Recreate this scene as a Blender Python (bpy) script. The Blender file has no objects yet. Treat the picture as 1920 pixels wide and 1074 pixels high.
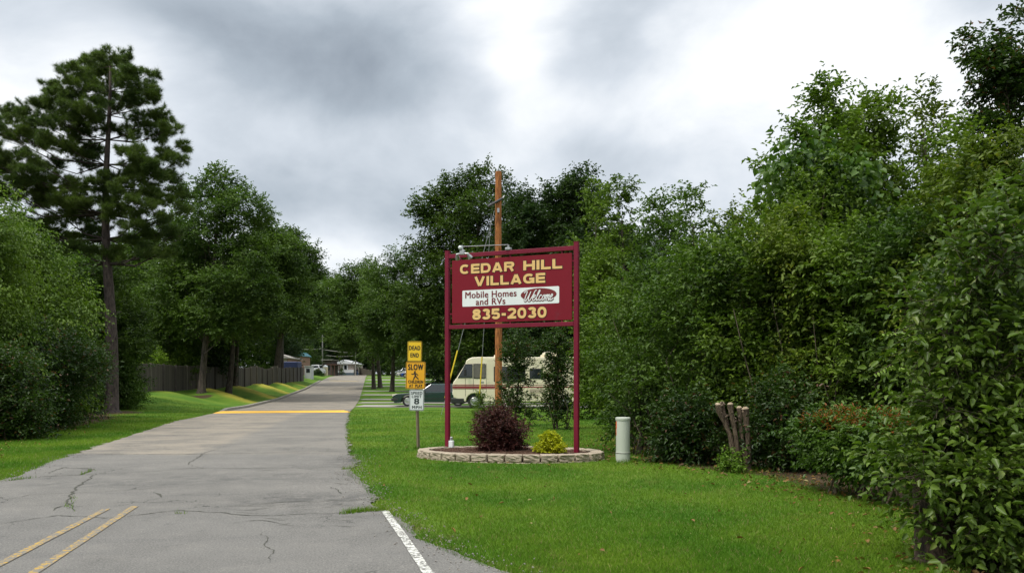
import bpy, math, random
import numpy as np
from mathutils import Vector, Matrix
sc = bpy.context.scene
COL = sc.collection
PI = math.pi
# ------------------------------------------------------------------ camera
F = 1550.0            # focal length in photo pixels (1920 wide)
CAMZ = 1.4; HZ = 704.0
cam_d = bpy.data.cameras.new("camera"); cam = bpy.data.objects.new("camera", cam_d); COL.objects.link(cam)
cam.location = (0, 0, CAMZ); cam.rotation_euler = (math.radians(90), 0, 0)
cam_d.sensor_width = 36; cam_d.lens = 36 * F / 1920
cam_d.shift_y = (HZ - 537) / 1920
cam_d.clip_start = 0.05; cam_d.clip_end = 5000
sc.camera = cam
# ------------------------------------------------------------------ world and sun
SUN_EL, SUN_AZ = math.radians(58), math.radians(-125)   # azimuth measured from +Y towards +X
w = bpy.data.worlds.new("World"); sc.world = w; w.use_nodes = True
nt = w.node_tree; nt.nodes.clear()
class NB:
    """tiny node-expression builder"""
    def __init__(s, nt): s.nt = nt
    def new(s, t, **k):
        n = s.nt.nodes.new(t)
        for a, b in k.items(): setattr(n, a, b)
        return n
    def put(s, sock, v):
        if isinstance(v, bpy.types.NodeSocket): s.nt.links.new(v, sock)
        else: sock.default_value = v
    def m(s, op, a, b=0.0, c=None, clamp=False):
        n = s.new('ShaderNodeMath', operation=op, use_clamp=clamp)
        s.put(n.inputs[0], a); s.put(n.inputs[1], b)
        if c is not None: s.put(n.inputs[2], c)
        return n.outputs[0]
    def mix(s, f, a, b, mode='MIX'):
        n = s.new('ShaderNodeMix', data_type='RGBA', blend_type=mode)
        s.put(n.inputs[0], f)
        for i, v in ((6, a), (7, b)):
            if isinstance(v, tuple) and len(v) == 3: v = (*v, 1)
            s.put(n.inputs[i], v)
        return n.outputs[2]
    def noise(s, vec, scale, detail=4, rough=0.55, dist=0.0, out=0):
        n = s.new('ShaderNodeTexNoise')
        if vec is not None: s.put(n.inputs['Vector'], vec)
        n.inputs['Scale'].default_value = scale; n.inputs['Detail'].default_value = detail
        n.inputs['Roughness'].default_value = rough; n.inputs['Distortion'].default_value = dist
        return n.outputs[out]
    def ramp(s, f, pts):
        n = s.new('ShaderNodeValToRGB'); cr = n.color_ramp
        while len(cr.elements) < len(pts): cr.elements.new(0.5)
        for e, (p, c) in zip(cr.elements, pts):
            e.position = p; e.color = (*c, 1) if isinstance(c, tuple) else (c, c, c, 1)
        s.put(n.inputs[0], f); return n.outputs[0]
    def step(s, x, a, b):
        n = s.new('ShaderNodeMapRange', interpolation_type='SMOOTHSTEP')
        s.put(n.inputs[0], x); n.inputs[1].default_value = a; n.inputs[2].default_value = b
        return n.outputs[0]
    def sep(s, v):
        n = s.new('ShaderNodeSeparateXYZ'); s.put(n.inputs[0], v); return n.outputs
    def comb(s, x, y, z):
        n = s.new('ShaderNodeCombineXYZ')
        for i, v in enumerate((x, y, z)): s.put(n.inputs[i], v)
        return n.outputs[0]
b = NB(nt)
tc = b.new('ShaderNodeTexCoord').outputs['Generated']
x, y, z = b.sep(tc)
U0 = b.m('ARCTAN2', x, y); V0 = b.m('ARCSINE', z)
uv = b.comb(U0, b.m('MULTIPLY', V0, 1.6), 0.0)
wn = b.new('ShaderNodeTexNoise'); wn.inputs['Scale'].default_value = 2.6; wn.inputs['Detail'].default_value = 4.5
nt.links.new(uv, wn.inputs['Vector'])
wx, wy, wz = b.sep(wn.outputs['Color'])
U = b.m('ADD', U0, b.m('MULTIPLY', b.m('SUBTRACT', wx, 0.5), 0.36))
V = b.m('ADD', V0, b.m('MULTIPLY', b.m('SUBTRACT', wy, 0.5), 0.17))
def cloud_blob(px, py, sx, sy, a):
    du = b.m('DIVIDE', b.m('SUBTRACT', U, math.atan((px-960)/F)), sx/F)
    dv = b.m('DIVIDE', b.m('SUBTRACT', V, (HZ-py)/F*0.95), sy/F)
    q = b.m('ADD', b.m('MULTIPLY', du, du), b.m('MULTIPLY', dv, dv))
    return b.m('MULTIPLY', b.m('EXPONENT', b.m('MULTIPLY', q, -1.0)), a)
tot = b.m('ADD', b.m('MULTIPLY', b.m('SUBTRACT', b.noise(uv, 3.6, 9, 0.56, 0.3), 0.5), 1.1), 0.64)
for args in [(660,140,310,90,-.44),(330,60,260,70,-.34),(650,400,260,60,-.25),(1150,60,55,70,-.28),(1180,300,170,70,-.28),
             (980,70,130,110,.36),(990,220,60,70,.14),(1430,200,330,190,.42),(60,230,150,120,.25),(650,480,220,45,.25),
             (430,330,160,60,.10),(1750,90,180,90,-.12),(520,250,160,40,.10),(900,330,60,60,.05),(120,40,160,60,.1)]:
    tot = b.m('ADD', tot, cloud_blob(*args))
tot = b.m('ADD', tot, b.m('MULTIPLY', b.step(V0, .55, .95), .35))
ccol = b.ramp(tot, [(0.0, (2.5, 2.9, 3.4)), (0.35, (4.1, 4.65, 5.25)), (0.65, (6.4, 6.9, 7.5)), (0.95, (9.6, 9.8, 10.0))])
sky = b.new('ShaderNodeTexSky', sky_type='NISHITA', sun_disc=False, sun_elevation=SUN_EL, sun_rotation=SUN_AZ)
col = b.mix(0.94, sky.outputs[0], ccol)
zen = b.m('ADD', 1.0, b.m('MULTIPLY', b.step(V0, .5, 1.1), .9))
col = b.mix(1.0, col, b.comb(zen, zen, zen), 'MULTIPLY')
bg = b.new('ShaderNodeBackground'); nt.links.new(col, bg.inputs[0]); bg.inputs[1].default_value = 0.1
nt.links.new(bg.outputs[0], b.new('ShaderNodeOutputWorld').inputs[0])
sun_d = bpy.data.lights.new("sun", 'SUN'); sun_d.energy = 2.3; sun_d.angle = math.radians(14); sun_d.color = (1, .95, .87)
sun = bpy.data.objects.new("sun", sun_d); COL.objects.link(sun)
sdir = Vector((math.sin(SUN_AZ)*math.cos(SUN_EL), math.cos(SUN_AZ)*math.cos(SUN_EL), math.sin(SUN_EL)))
sun.rotation_euler = sdir.to_track_quat('Z', 'Y').to_euler(); sun.location = sdir*50
sc.view_settings.view_transform = 'Standard'; sc.view_settings.look = 'None'
sc.view_settings.exposure = 0.22; sc.view_settings.gamma = 1; sc.view_settings.use_curve_mapping = False
sc.render.engine = 'CYCLES'
cy = sc.cycles; cy.max_bounces = 6; cy.diffuse_bounces = 3; cy.glossy_bounces = 2; cy.transmission_bounces = 3; cy.transparent_max_bounces = 4
cy.caustics_reflective = False; cy.caustics_refractive = False
w.cycles.sampling_method = 'MANUAL'; w.cycles.sample_map_resolution = 1024

# ------------------------------------------------------------------ helpers
def link(o, parent=None):
    COL.objects.link(o)
    if parent is not None: o.parent = parent
    return o
def tag(o, label=None, cat=None, group=None, kind=None):
    for k, v in (('label', label), ('category', cat), ('group', group), ('kind', kind)):
        if v: o[k] = v
    return o
def empty(name, loc=(0, 0, 0), rz=0, label=None, cat=None, group=None):
    o = bpy.data.objects.new(name, None); o.empty_display_size = 0.2
    o.location = loc; o.rotation_euler = (0, 0, rz); link(o); return tag(o, label, cat, group)
def copy_tree(o, parent=None):
    c = o.copy(); COL.objects.link(c); c.parent = parent
    for ch in list(o.children): copy_tree(ch, c)
    return c
class MB:
    def __init__(s): s.v = []; s.f = []; s.mi = []
    def add(s, vs, fs, mi=0, M=None):
        n = len(s.v)
        s.v += [tuple(M @ Vector(p)) if M else tuple(p) for p in vs]
        s.f += [tuple(i+n for i in f) for f in fs]; s.mi += [mi]*len(fs); return s
    def box(s, x0, x1, y0, y1, z0, z1, mi=0, M=None, bev=0.0):
        if bev <= 0:
            return s.add([(x0,y0,z0),(x1,y0,z0),(x1,y1,z0),(x0,y1,z0),(x0,y0,z1),(x1,y0,z1),(x1,y1,z1),(x0,y1,z1)],
              [(0,3,2,1),(4,5,6,7),(0,1,5,4),(1,2,6,5),(2,3,7,6),(3,0,4,7)], mi, M)
        B = bev; vs = []; ids = {}
        for i, X in enumerate((x0, x1)):
            for j, Y in enumerate((y0, y1)):
                for k, Z in enumerate((z0, z1)):
                    sx, sy, sz = (1-2*i), (1-2*j), (1-2*k)
                    ids[i,j,k] = len(vs)
                    vs += [(X, Y+sy*B, Z+sz*B), (X+sx*B, Y, Z+sz*B), (X+sx*B, Y+sy*B, Z)]
        fs = []
        g = lambda i,j,k,a: ids[i,j,k]+a
        for i in (0,1):
            q = [g(i,0,0,0), g(i,1,0,0), g(i,1,1,0), g(i,0,1,0)]; fs.append(q if i else q[::-1])
            q = [g(0,i,0,1), g(0,i,1,1), g(1,i,1,1), g(1,i,0,1)]; fs.append(q if i else q[::-1])
            q = [g(0,0,i,2), g(1,0,i,2), g(1,1,i,2), g(0,1,i,2)]; fs.append(q if i else q[::-1])
        for j in (0,1):
            for k in (0,1):
                fs.append([g(0,j,k,1), g(0,j,k,2), g(1,j,k,2), g(1,j,k,1)])
                fs.append([g(j,0,k,0), g(j,0,k,2), g(j,1,k,2), g(j,1,k,0)])
                fs.append([g(j,k,0,0), g(j,k,0,1), g(j,k,1,1), g(j,k,1,0)])
                for i in (0,1): pass
        for i in (0,1):
            for j in (0,1):
                for k in (0,1): fs.append([g(i,j,k,0), g(i,j,k,1), g(i,j,k,2)])
        return s.add(vs, fs, mi, M)
    def prism(s, poly, a0, a1, axis='y', mi=0, M=None):
        """poly: 2D points; axis y: poly in (x,z); axis x: poly in (y,z); axis z: poly in (x,y)"""
        n = len(poly); P = {'y': lambda p, a: (p[0], a, p[1]), 'x': lambda p, a: (a, p[0], p[1]), 'z': lambda p, a: (p[0], p[1], a)}[axis]
        vs = [P(p, a0) for p in poly] + [P(p, a1) for p in poly]
        fs = [tuple(range(n)), tuple(range(2*n-1, n-1, -1))] + [(i, i+n, (i+1) % n+n, (i+1) % n) for i in range(n)]
        return s.add(vs, fs, mi, M)
    def tube(s, pts, rad, n=8, mi=0, M=None, cap=True):
        pts = [Vector(p) for p in pts]; k = len(pts)
        if not hasattr(rad, '__len__'): rad = [rad]*k
        vs = []; up = Vector((0.02, 0.01, 1))
        for i, p in enumerate(pts):
            t = (pts[min(i+1, k-1)]-pts[max(i-1, 0)]).normalized()
            a = t.cross(up if abs(t.z) < 0.9 else Vector((1, 0.01, 0))).normalized(); c = t.cross(a)
            for j in range(n):
                th = 2*PI*j/n; vs.append(p+(a*math.cos(th)+c*math.sin(th))*rad[i])
        fs = [(i*n+j, i*n+(j+1) % n, (i+1)*n+(j+1) % n, (i+1)*n+j) for i in range(k-1) for j in range(n)]
        if cap: fs += [tuple(range(n-1, -1, -1)), tuple((k-1)*n+j for j in range(n))]
        return s.add(vs, fs, mi, M)
    def lathe(s, prof, n=20, mi=0, M=None, axis='z'):
        vs = []
        for r, h in prof:
            for j in range(n):
                th = 2*PI*j/n; c, d = r*math.cos(th), r*math.sin(th)
                vs.append((c, d, h) if axis == 'z' else (c, h, d))
        k = len(prof)
        fs = [(i*n+j, i*n+(j+1) % n, (i+1)*n+(j+1) % n, (i+1)*n+j) for i in range(k-1) for j in range(n)]
        fs += [tuple(range(n-1, -1, -1)), tuple((k-1)*n+j for j in range(n))]
        return s.add(vs, fs, mi, M)
    def build(s, name, mats, parent=None, smooth=False, loc=None):
        me = bpy.data.meshes.new(name); me.from_pydata(s.v, [], [tuple(f) for f in s.f])
        if not isinstance(mats, (list, tuple)): mats = [mats]
        for m in mats: me.materials.append(m)
        me.polygons.foreach_set('material_index', s.mi)
        if smooth: me.polygons.foreach_set('use_smooth', [True]*len(s.f))
        import bmesh
        bm = bmesh.new(); bm.from_mesh(me); bmesh.ops.recalc_face_normals(bm, faces=bm.faces); bm.to_mesh(me); bm.free()
        me.update(); o = bpy.data.objects.new(name, me)
        if loc: o.location = loc
        return link(o, parent)
def np_mesh(name, V, FA, mats, parent=None, mi=None, loc=(0, 0, 0)):
    """V (n,3), FA (m,k) same-size polygons"""
    me = bpy.data.meshes.new(name); V = np.asarray(V, np.float32); FA = np.asarray(FA, np.int32); k = FA.shape[1]
    me.vertices.add(len(V)); me.vertices.foreach_set('co', V.ravel())
    me.loops.add(FA.size); me.loops.foreach_set('vertex_index', FA.ravel())
    me.polygons.add(len(FA)); me.polygons.foreach_set('loop_start', np.arange(0, FA.size, k, dtype=np.int32))
    if not isinstance(mats, (list, tuple)): mats = [mats]
    for m in mats: me.materials.append(m)
    if mi is not None: me.polygons.foreach_set('material_index', np.asarray(mi, np.int32))
    me.update(calc_edges=True)
    o = bpy.data.objects.new(name, me); o.location = loc; return link(o, parent)

# ------------------------------------------------------------------ materials
def mat(name, col=(.5, .5, .5), rough=.6, metal=0.0, var=0.12, scale=6.0, bump=0.0, bscale=40.0, dirt=None, spec=0.5, emit=None, coat=0.0):
    m = bpy.data.materials.new(name); m.use_nodes = True; nt = m.node_tree; B = NB(nt)
    p = nt.nodes['Principled BSDF']; P = B.new('ShaderNodeNewGeometry').outputs['Position']
    n = B.noise(P, scale, 5)
    c = B.mix(n, tuple(v*(1-var) for v in col), tuple(min(1, v*(1+var)) for v in col))
    if dirt:
        d = B.step(B.noise(P, dirt[1], 6, .7), dirt[2], dirt[2]+.15)
        c = B.mix(d, c, dirt[0])
    nt.links.new(c, p.inputs['Base Color'])
    p.inputs['Roughness'].default_value = rough; p.inputs['Metallic'].default_value = metal
    p.inputs['Specular IOR Level'].default_value = spec; p.inputs['Coat Weight'].default_value = coat
    if bump:
        bn = B.new('ShaderNodeBump'); bn.inputs['Strength'].default_value = bump; bn.inputs['Distance'].default_value = 0.02
        nt.links.new(B.noise(P, bscale, 5, .6), bn.inputs['Height']); nt.links.new(bn.outputs[0], p.inputs['Normal'])
    return m
def leaf_mat(name, dark, light, pop=None, popf=0.06, rough=.52, trans=.30, clump=0.5):
    m = bpy.data.materials.new(name); m.use_nodes = True; nt = m.node_tree; B = NB(nt); nt.nodes.clear()
    g = B.new('ShaderNodeNewGeometry'); rnd = g.outputs['Random Per Island']
    cl = B.noise(g.outputs['Position'], clump, 2)
    f = B.m('ADD', B.m('MULTIPLY', rnd, .55), B.m('MULTIPLY', B.step(cl, .35, .65), .45))
    c = B.mix(f, tuple(v*k for v, k in zip(dark, (1.4, 1.35, .9))), tuple(v*k for v, k in zip(light, (1.6, 1.42, .8))))
    if pop:
        h = B.m('FRACT', B.m('MULTIPLY', rnd, 37.17))
        c = B.mix(B.m('LESS_THAN', h, popf), c, pop)
    p = B.new('ShaderNodeBsdfPrincipled'); nt.links.new(c, p.inputs['Base Color']); p.inputs['Roughness'].default_value = rough
    p.inputs['Specular IOR Level'].default_value = .28
    t = B.new('ShaderNodeBsdfTranslucent'); nt.links.new(B.mix(1.0, c, (1.15, 1.35, .6), 'MULTIPLY'), t.inputs[0])
    mx = B.new('ShaderNodeMixShader'); mx.inputs[0].default_value = trans
    nt.links.new(p.outputs[0], mx.inputs[1]); nt.links.new(t.outputs[0], mx.inputs[2])
    nt.links.new(mx.outputs[0], B.new('ShaderNodeOutputMaterial').inputs[0]); return m
def bark_mat(name, dark, light, sx=14, sz=2.5):
    m = bpy.data.materials.new(name); m.use_nodes = True; nt = m.node_tree; B = NB(nt); p = nt.nodes['Principled BSDF']
    P = B.new('ShaderNodeNewGeometry').outputs['Position']
    mp = B.new('ShaderNodeMapping'); nt.links.new(P, mp.inputs[0]); mp.inputs['Scale'].default_value = (sx, sx, sz)
    n = B.noise(mp.outputs[0], 1.0, 6, .65, .6)
    nt.links.new(B.ramp(n, [(.36, dark), (.62, light)]), p.inputs['Base Color']); p.inputs['Roughness'].default_value = .9
    bn = B.new('ShaderNodeBump'); bn.inputs['Strength'].default_value = .9; bn.inputs['Distance'].default_value = .04
    nt.links.new(n, bn.inputs['Height']); nt.links.new(bn.outputs[0], p.inputs['Normal']); return m
M_ = {}
M_['maroon'] = mat('maroon_paint', (.165, .008, .026), .5, spec=.25, var=.2, scale=5, dirt=((.2, .07, .08), 9, .66), bump=.15, bscale=60)
M_['board'] = mat('maroon_board', (.185, .008, .018), .6, spec=.2, dirt=((.15, .02, .03), 2.2, .6), var=.12, scale=3, bump=.05, bscale=30)
M_['gold'] = mat('gold_letter', (.72, .47, .17), .5, var=.06)
M_['edge'] = mat('dark_letter_edge', (.03, .008, .008), .6)
M_['signwhite'] = mat('sign_white', (.74, .78, .76), .45, var=.05)
M_['redprint'] = mat('red_print', (.16, .012, .012), .5)
M_['yellow'] = mat('traffic_yellow', (.86, .56, .015), .45, var=.07, scale=12)
M_['amber'] = mat('traffic_amber', (.86, .43, .012), .45, var=.1, scale=10)
M_['black'] = mat('black_print', (.015, .013, .01), .5)
M_['metal'] = mat('galvanised', (.42, .43, .43), .4, metal=.7, var=.2, scale=20)
M_['chrome'] = mat('lamp_metal', (.42, .43, .42), .28, metal=1.0)
M_['postwood'] = mat('weathered_post', (.17, .13, .085), .85, var=.4, scale=14, bump=.4)
M_['rubber'] = mat('tyre_rubber', (.018, .018, .018), .8)
M_['glass'] = mat('dark_glass', (.018, .024, .026), .06, spec=.8)
M_['trimblack'] = mat('black_trim', (.02, .02, .02), .5)
M_['rim'] = mat('wheel_rim', (.5, .5, .49), .3, metal=.8)
M_['cream'] = mat('cream_siding', (.80, .73, .55), .45, var=.07, scale=2, dirt=((.42, .36, .24), 3, .62))
M_['green_car'] = mat('green_car_paint', (.005, .028, .025), .2, coat=.8, var=.05)
M_['bark'] = bark_mat('oak_bark', (.022, .017, .013), (.115, .092, .07))
M_['pinebark'] = bark_mat('pine_bark', (.016, .011, .009), (.085, .062, .052), 9, 3)
M_['polewood'] = bark_mat('pole_wood', (.12, .035, .008), (.50, .19, .05), 30, 2.2)
M_['stem'] = bark_mat('stem_bark', (.03, .023, .015), (.13, .10, .065), 30, 6)
M_['stumpbark'] = bark_mat('pruned_bark', (.085, .06, .04), (.34, .25, .175), 34, 8)
M_['cutwood'] = mat('cut_wood', (.38, .30, .20), .8, var=.6, scale=40)
M_['pvc'] = mat('pedestal_plastic', (.47, .50, .42), .5, var=.08, scale=5, dirt=((.33, .33, .26), 6, .66))
M_['orange'] = mat('orange_sticker', (.75, .10, .01), .5)
M_['concrete'] = mat('driveway_concrete', (.29, .275, .24), .9, var=.2, scale=2, bump=.3, dirt=((.22, .2, .17), 1.2, .6))
M_['kerb'] = mat('kerb_concrete', (.24, .225, .19), .9, var=.25, scale=3, bump=.4, dirt=((.1, .11, .06), 2.5, .55))
M_['mulch'] = mat('bark_mulch', (.10, .052, .03), .95, var=.6, scale=40, bump=1, bscale=60)
M_['block'] = mat('stone_block_mat', (.36, .30, .22), .9, var=.4, scale=9, bump=1, bscale=22, dirt=((.22, .17, .12), 5, .58))
M_['fence'] = mat('fence_wood', (.062, .052, .043), .9, var=.5, scale=3, bump=.5)
M_['fencepost'] = mat('fence_post_pale', (.13, .115, .09), .9, var=.3, scale=3)
M_['bump'] = mat('yellow_bump_paint', (.86, .47, .04), .6, var=.12, scale=6, dirt=((.55, .30, .06), 6, .66))

L_ = {}
L_['pine'] = leaf_mat('pine_needles', (.016, .038, .013), (.078, .125, .036), rough=.5, trans=.32)
L_['oak'] = leaf_mat('oak_leaves', (.018, .043, .013), (.078, .140, .042), (.12, .18, .06), .05)
L_['oakd'] = leaf_mat('dark_oak_leaves', (.014, .034, .009), (.060, .108, .027))
L_['fresh'] = leaf_mat('fresh_leaves', (.030, .068, .013), (.105, .178, .032), (.14, .21, .045), .16)
L_['thick'] = leaf_mat('thicket_leaves', (.018, .044, .009), (.100, .170, .032), (.14, .21, .045), .07)
L_['thickb'] = leaf_mat('shade_green_leaves', (.014, .038, .009), (.070, .130, .032), (.10, .17, .06), .04)
L_['thicky'] = leaf_mat('olive_leaves', (.028, .052, .010), (.095, .145, .026), (.22, .24, .03), .04)
L_['light'] = leaf_mat('light_leaves', (.05, .105, .018), (.14, .24, .04))
L_['purple'] = leaf_mat('purple_leaves', (.024, .008, .012), (.085, .028, .036), (.10, .06, .04), .1, trans=.15)
L_['gold'] = leaf_mat('gold_leaves', (.13, .19, .012), (.40, .42, .022), trans=.3)
L_['holly'] = leaf_mat('holly_shade_leaves', (.011, .028, .009), (.036, .072, .021), (.10, .05, .02), .05, rough=.35)  # holly colour; on low undergrowth it also stands in for deep shade
L_['photinia'] = leaf_mat('photinia_leaves', (.022, .055, .016), (.07, .13, .035), rough=.35)
L_['redtip'] = leaf_mat('red_tip_leaves', (.085, .038, .014), (.21, .08, .03), (.07, .12, .03), .3, rough=.35)
L_['bright'] = leaf_mat('near_leaves', (.014, .036, .011), (.078, .138, .032), (.15, .20, .04), .08, rough=.38)
L_['vine'] = leaf_mat('vine_leaves', (.03, .07, .02), (.085, .155, .045), rough=.45)
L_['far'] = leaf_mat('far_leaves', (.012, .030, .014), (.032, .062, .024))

# ------------------------------------------------------------------ terrain
_py = np.array([-50, 0, 12, 14, 16, 25, 40, 50, 66, 94, 150, 190, 230, 400, 3000.])
_pz = np.array([0, 0, 0, -.02, -.06, -.19, -.40, -.55, -.56, -.18, 1.15, 1.45, 1.6, 2.2, 6.])
_yy = np.arange(-50, 700, .5); _zz = np.interp(_yy, _py, _pz)
_k = np.exp(-np.linspace(-2, 2, 13)**2); _k /= _k.sum()
_zs = np.convolve(np.pad(_zz, 6, mode='edge'), _k, 'valid')
_zs = np.where(_yy < 18, _zz, _zs)
def prof(y): return np.interp(y, _yy, _zs)
_ly = [0, 31, 40, 66, 94, 113, 150, 200, 900]; _lx = [-9, -12.0, -14.4, -18.7, -23.5, -26.9, -33.2, -42, -160]
_ry = [0, 36, 40, 66, 94, 148, 200, 900]; _rx = [-3, -7.1, -7.9, -12.2, -17.0, -26.2, -35, -150]
def left_edge(y): return np.interp(y, _ly, _lx)
def right_edge(y): return np.interp(y, _ry, _rx)
def sstep(a, b, x):
    t = np.clip((x-a)/(b-a), 0, 1); return t*t*(3-2*t)
def H(x, y):
    x = np.asarray(x, float); y = np.asarray(y, float)
    z = prof(y)
    d = left_edge(y)-x
    hb = np.interp(y, [30, 42, 52, 80, 113, 140, 180], [0, .25, .92, .8, .55, .35, .1])
    D = np.interp(y, [40, 52, 113], [8, 7.5, 2.6])
    bank = hb*sstep(.5, 1, np.clip(d/D, 0, 1)*.5+.5)
    env = sstep(52, 60, y)*(1-sstep(92, 104, y))*sstep(.12, .45, d/D)*(1-sstep(.75, 1.05, d/D))
    bank = bank+env*.30*(np.sin((y-d*1.2)*2*PI/11.0)-.2)
    r = x-right_edge(y)
    lawn = .10*sstep(14, 40, x)*0
    und = (np.sin(x*.7+1)*np.sin(y*.5+x*.2))*.02*sstep(.5, 3, r)*(y < 60)
    return z+np.where(d > 0, bank, 0)+lawn+und*(np.hypot(x+.05, y-14.4) > 2.2)
def Hs(x, y): return float(H(x, y))
def P3(px, py, Y): return Vector(((px-960)/F*Y, Y, CAMZ+(HZ-py)/F*Y))
def G(px, py):
    Y = 0.8; prev = 0.5
    while Y < 900:
        p = P3(px, py, Y); dz = p.z-Hs(p.x, Y)
        if dz <= 0:
            lo, hi = prev, Y
            for _ in range(30):
                m = (lo+hi)/2; q = P3(px, py, m)
                if q.z-Hs(q.x, m) > 0: lo = m
                else: hi = m
            q = P3(px, py, hi); q.z = Hs(q.x, hi); return q
        prev = Y; Y *= 1.02
    q = P3(px, py, 200); q.z = Hs(q.x, 200); return q
def atY(px, Y): X = (px-960)/F*Y; return Vector((X, Y, Hs(X, Y)))
# ------------------------------------------------------------------ foliage
def nrm(a): return a/np.maximum(np.linalg.norm(a, axis=-1, keepdims=True), 1e-9)
def rdir(rng, n): return nrm(rng.normal(size=(n, 3)))
def make_sprays(blobs, n, rng, up=.25, inner=.25, lo=.72, hi=1.06, clump=.47):
    """blobs (k,6): centre, radii. -> origins, directions"""
    Bl = np.asarray(blobs, float); a = (Bl[:, 3]*Bl[:, 4]+Bl[:, 3]*Bl[:, 5]+Bl[:, 4]*Bl[:, 5]); a /= a.sum()
    idx = rng.choice(len(Bl), n, p=a); d = rdir(rng, n)
    inn = rng.random(n) < inner
    r = np.where(inn, rng.uniform(.15, lo, n), rng.uniform(lo, hi, n))
    O = Bl[idx, :3]+d*Bl[idx, 3:]*r[:, None]
    # gather most sprays into leafy clumps sitting on each blob
    K = 9; sd = rdir(rng, len(Bl)*K).reshape(len(Bl), K, 3); sd[:, :, 2] = sd[:, :, 2]*.8+.15
    kk = rng.integers(0, K, n); sc_ = Bl[idx, :3]+sd[idx, kk]*Bl[idx, 3:]*.82
    g = rdir(rng, n)*rng.uniform(.3, 1, n)[:, None]**.6; g[:, 2] *= .55
    Oc = sc_+g*Bl[idx, 3:]*clump; use = (rng.random(n) < .82); O = np.where(use[:, None], Oc, O)
    d = np.where(use[:, None], nrm(sd[idx, kk]*.6+g), d)
    D = d+rng.normal(size=(n, 3))*.45; D[:, 2] += up
    ns = max(6, n//70); si = rng.choice(n, ns); k = 5; out = nrm(d[si]+np.array([0, 0, .35])+rng.normal(size=(ns, 3))*.35)
    Lw = rng.uniform(.25, .8, ns)*Bl[idx[si], 3]
    Ow = (Bl[idx[si], :3]+d[si]*Bl[idx[si], 3:])[:, None]+out[:, None]*(Lw[:, None, None]*np.linspace(.15, 1, k)[None, :, None])
    O = np.concatenate([O, Ow.reshape(-1, 3)]); D = np.concatenate([D, np.repeat(out, k, 0)+rng.normal(size=(ns*k, 3))*.25])
    return O, nrm(D)
def spray_leaves(O, D, L, m, size, rng, wid=.42, droop=.35, six=False, fan=.8, jit=.15):
    S = len(O); k = np.tile(np.arange(m), S); i = np.repeat(np.arange(S), m)
    t = (k+rng.random(S*m))/m
    Ls = (L*rng.uniform(.6, 1.3, S))[i]
    d = D[i]; pos = O[i]+d*(Ls*t)[:, None]; pos[:, 2] -= droop*.35*Ls*t*t
    pos += rng.normal(size=pos.shape)*(size*jit)
    perp = nrm(np.cross(d, np.array([0, 0, 1.])+rng.normal(size=d.shape)*.25))
    side = np.where(k % 2 == 0, 1, -1)[:, None]
    ax = d*rng.uniform(.35, 1., len(d))[:, None]+perp*side*fan+rng.normal(size=d.shape)*.35
    ax[:, 2] -= droop; ax = nrm(ax)
    nn = np.array([0, 0, 1.])+rng.normal(size=d.shape)*.55
    rt = nrm(np.cross(ax, nn)); up = np.cross(rt, ax)
    s = size*rng.uniform(.5, 1.45, len(d)); w = s*wid
    ax *= s[:, None]; rt *= w[:, None]; up = up*(w*.45)[:, None]
    if six:
        V = np.stack([pos, pos+ax*.32+rt*.5+up*.7, pos+ax*.7+rt*.38+up*.5, pos+ax-up*.5, pos+ax*.7-rt*.38+up*.5, pos+ax*.32-rt*.5+up*.7], 1)
        b = np.arange(len(pos))[:, None]*6
        FA = np.concatenate([b+np.array([0, 1, 2, 3]), b+np.array([0, 3, 4, 5])])
    else:
        V = np.stack([pos, pos+ax*.48+rt*.5+up, pos+ax, pos+ax*.48-rt*.5+up], 1)
        b = np.arange(len(pos))[:, None]*4
        FA = np.concatenate([b+np.array([0, 1, 2]), b+np.array([0, 2, 3])])
    return V.reshape(-1, 3), FA
def needle_tufts(O, D, n, length, width, rng):
    S = len(O); i = np.repeat(np.arange(S), n); d = D[i]
    ax = nrm(d*.55+rdir(rng, S*n)*.95); pos = O[i]+d*rng.uniform(-.16, .16, S*n)[:, None]*length*1.5
    L = length*rng.uniform(.6, 1.15, S*n); rt = nrm(np.cross(ax, rng.normal(size=ax.shape)))*width*.5
    V = np.stack([pos-rt, pos+rt, pos+ax*L[:, None]], 1)
    return V.reshape(-1, 3), np.arange(S*n*3).reshape(-1, 3)
def trunk_mb(base, top, r0, rng, r1=None, wig=.12, n=9, seg=8, flare=1.5):
    base = np.array(base, float); top = np.array(top, float); pts = []; rad = []
    ph = rng.uniform(0, 6, 2); Lh = top[2]-base[2]
    for i in range(seg+1):
        t = i/seg; p = base+(top-base)*t
        p[0] += math.sin(t*5+ph[0])*wig*t*(1-t)*4*.5; p[1] += math.sin(t*4+ph[1])*wig*t*(1-t)*4*.5
        pts.append(p); rad.append((r0+(((r1 if r1 is not None else r0*.3))-r0)*t)*(1+(flare-1)*math.exp(-t*Lh/.35)))
    pts.insert(1, pts[0]+(pts[1]-pts[0])*.12); rad.insert(1, r0*(1+(flare-1)*.25))
    pts.insert(0, pts[0]-np.array([0, 0, .25])); rad.insert(0, rad[0]*1.15)
    return pts, rad
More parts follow.
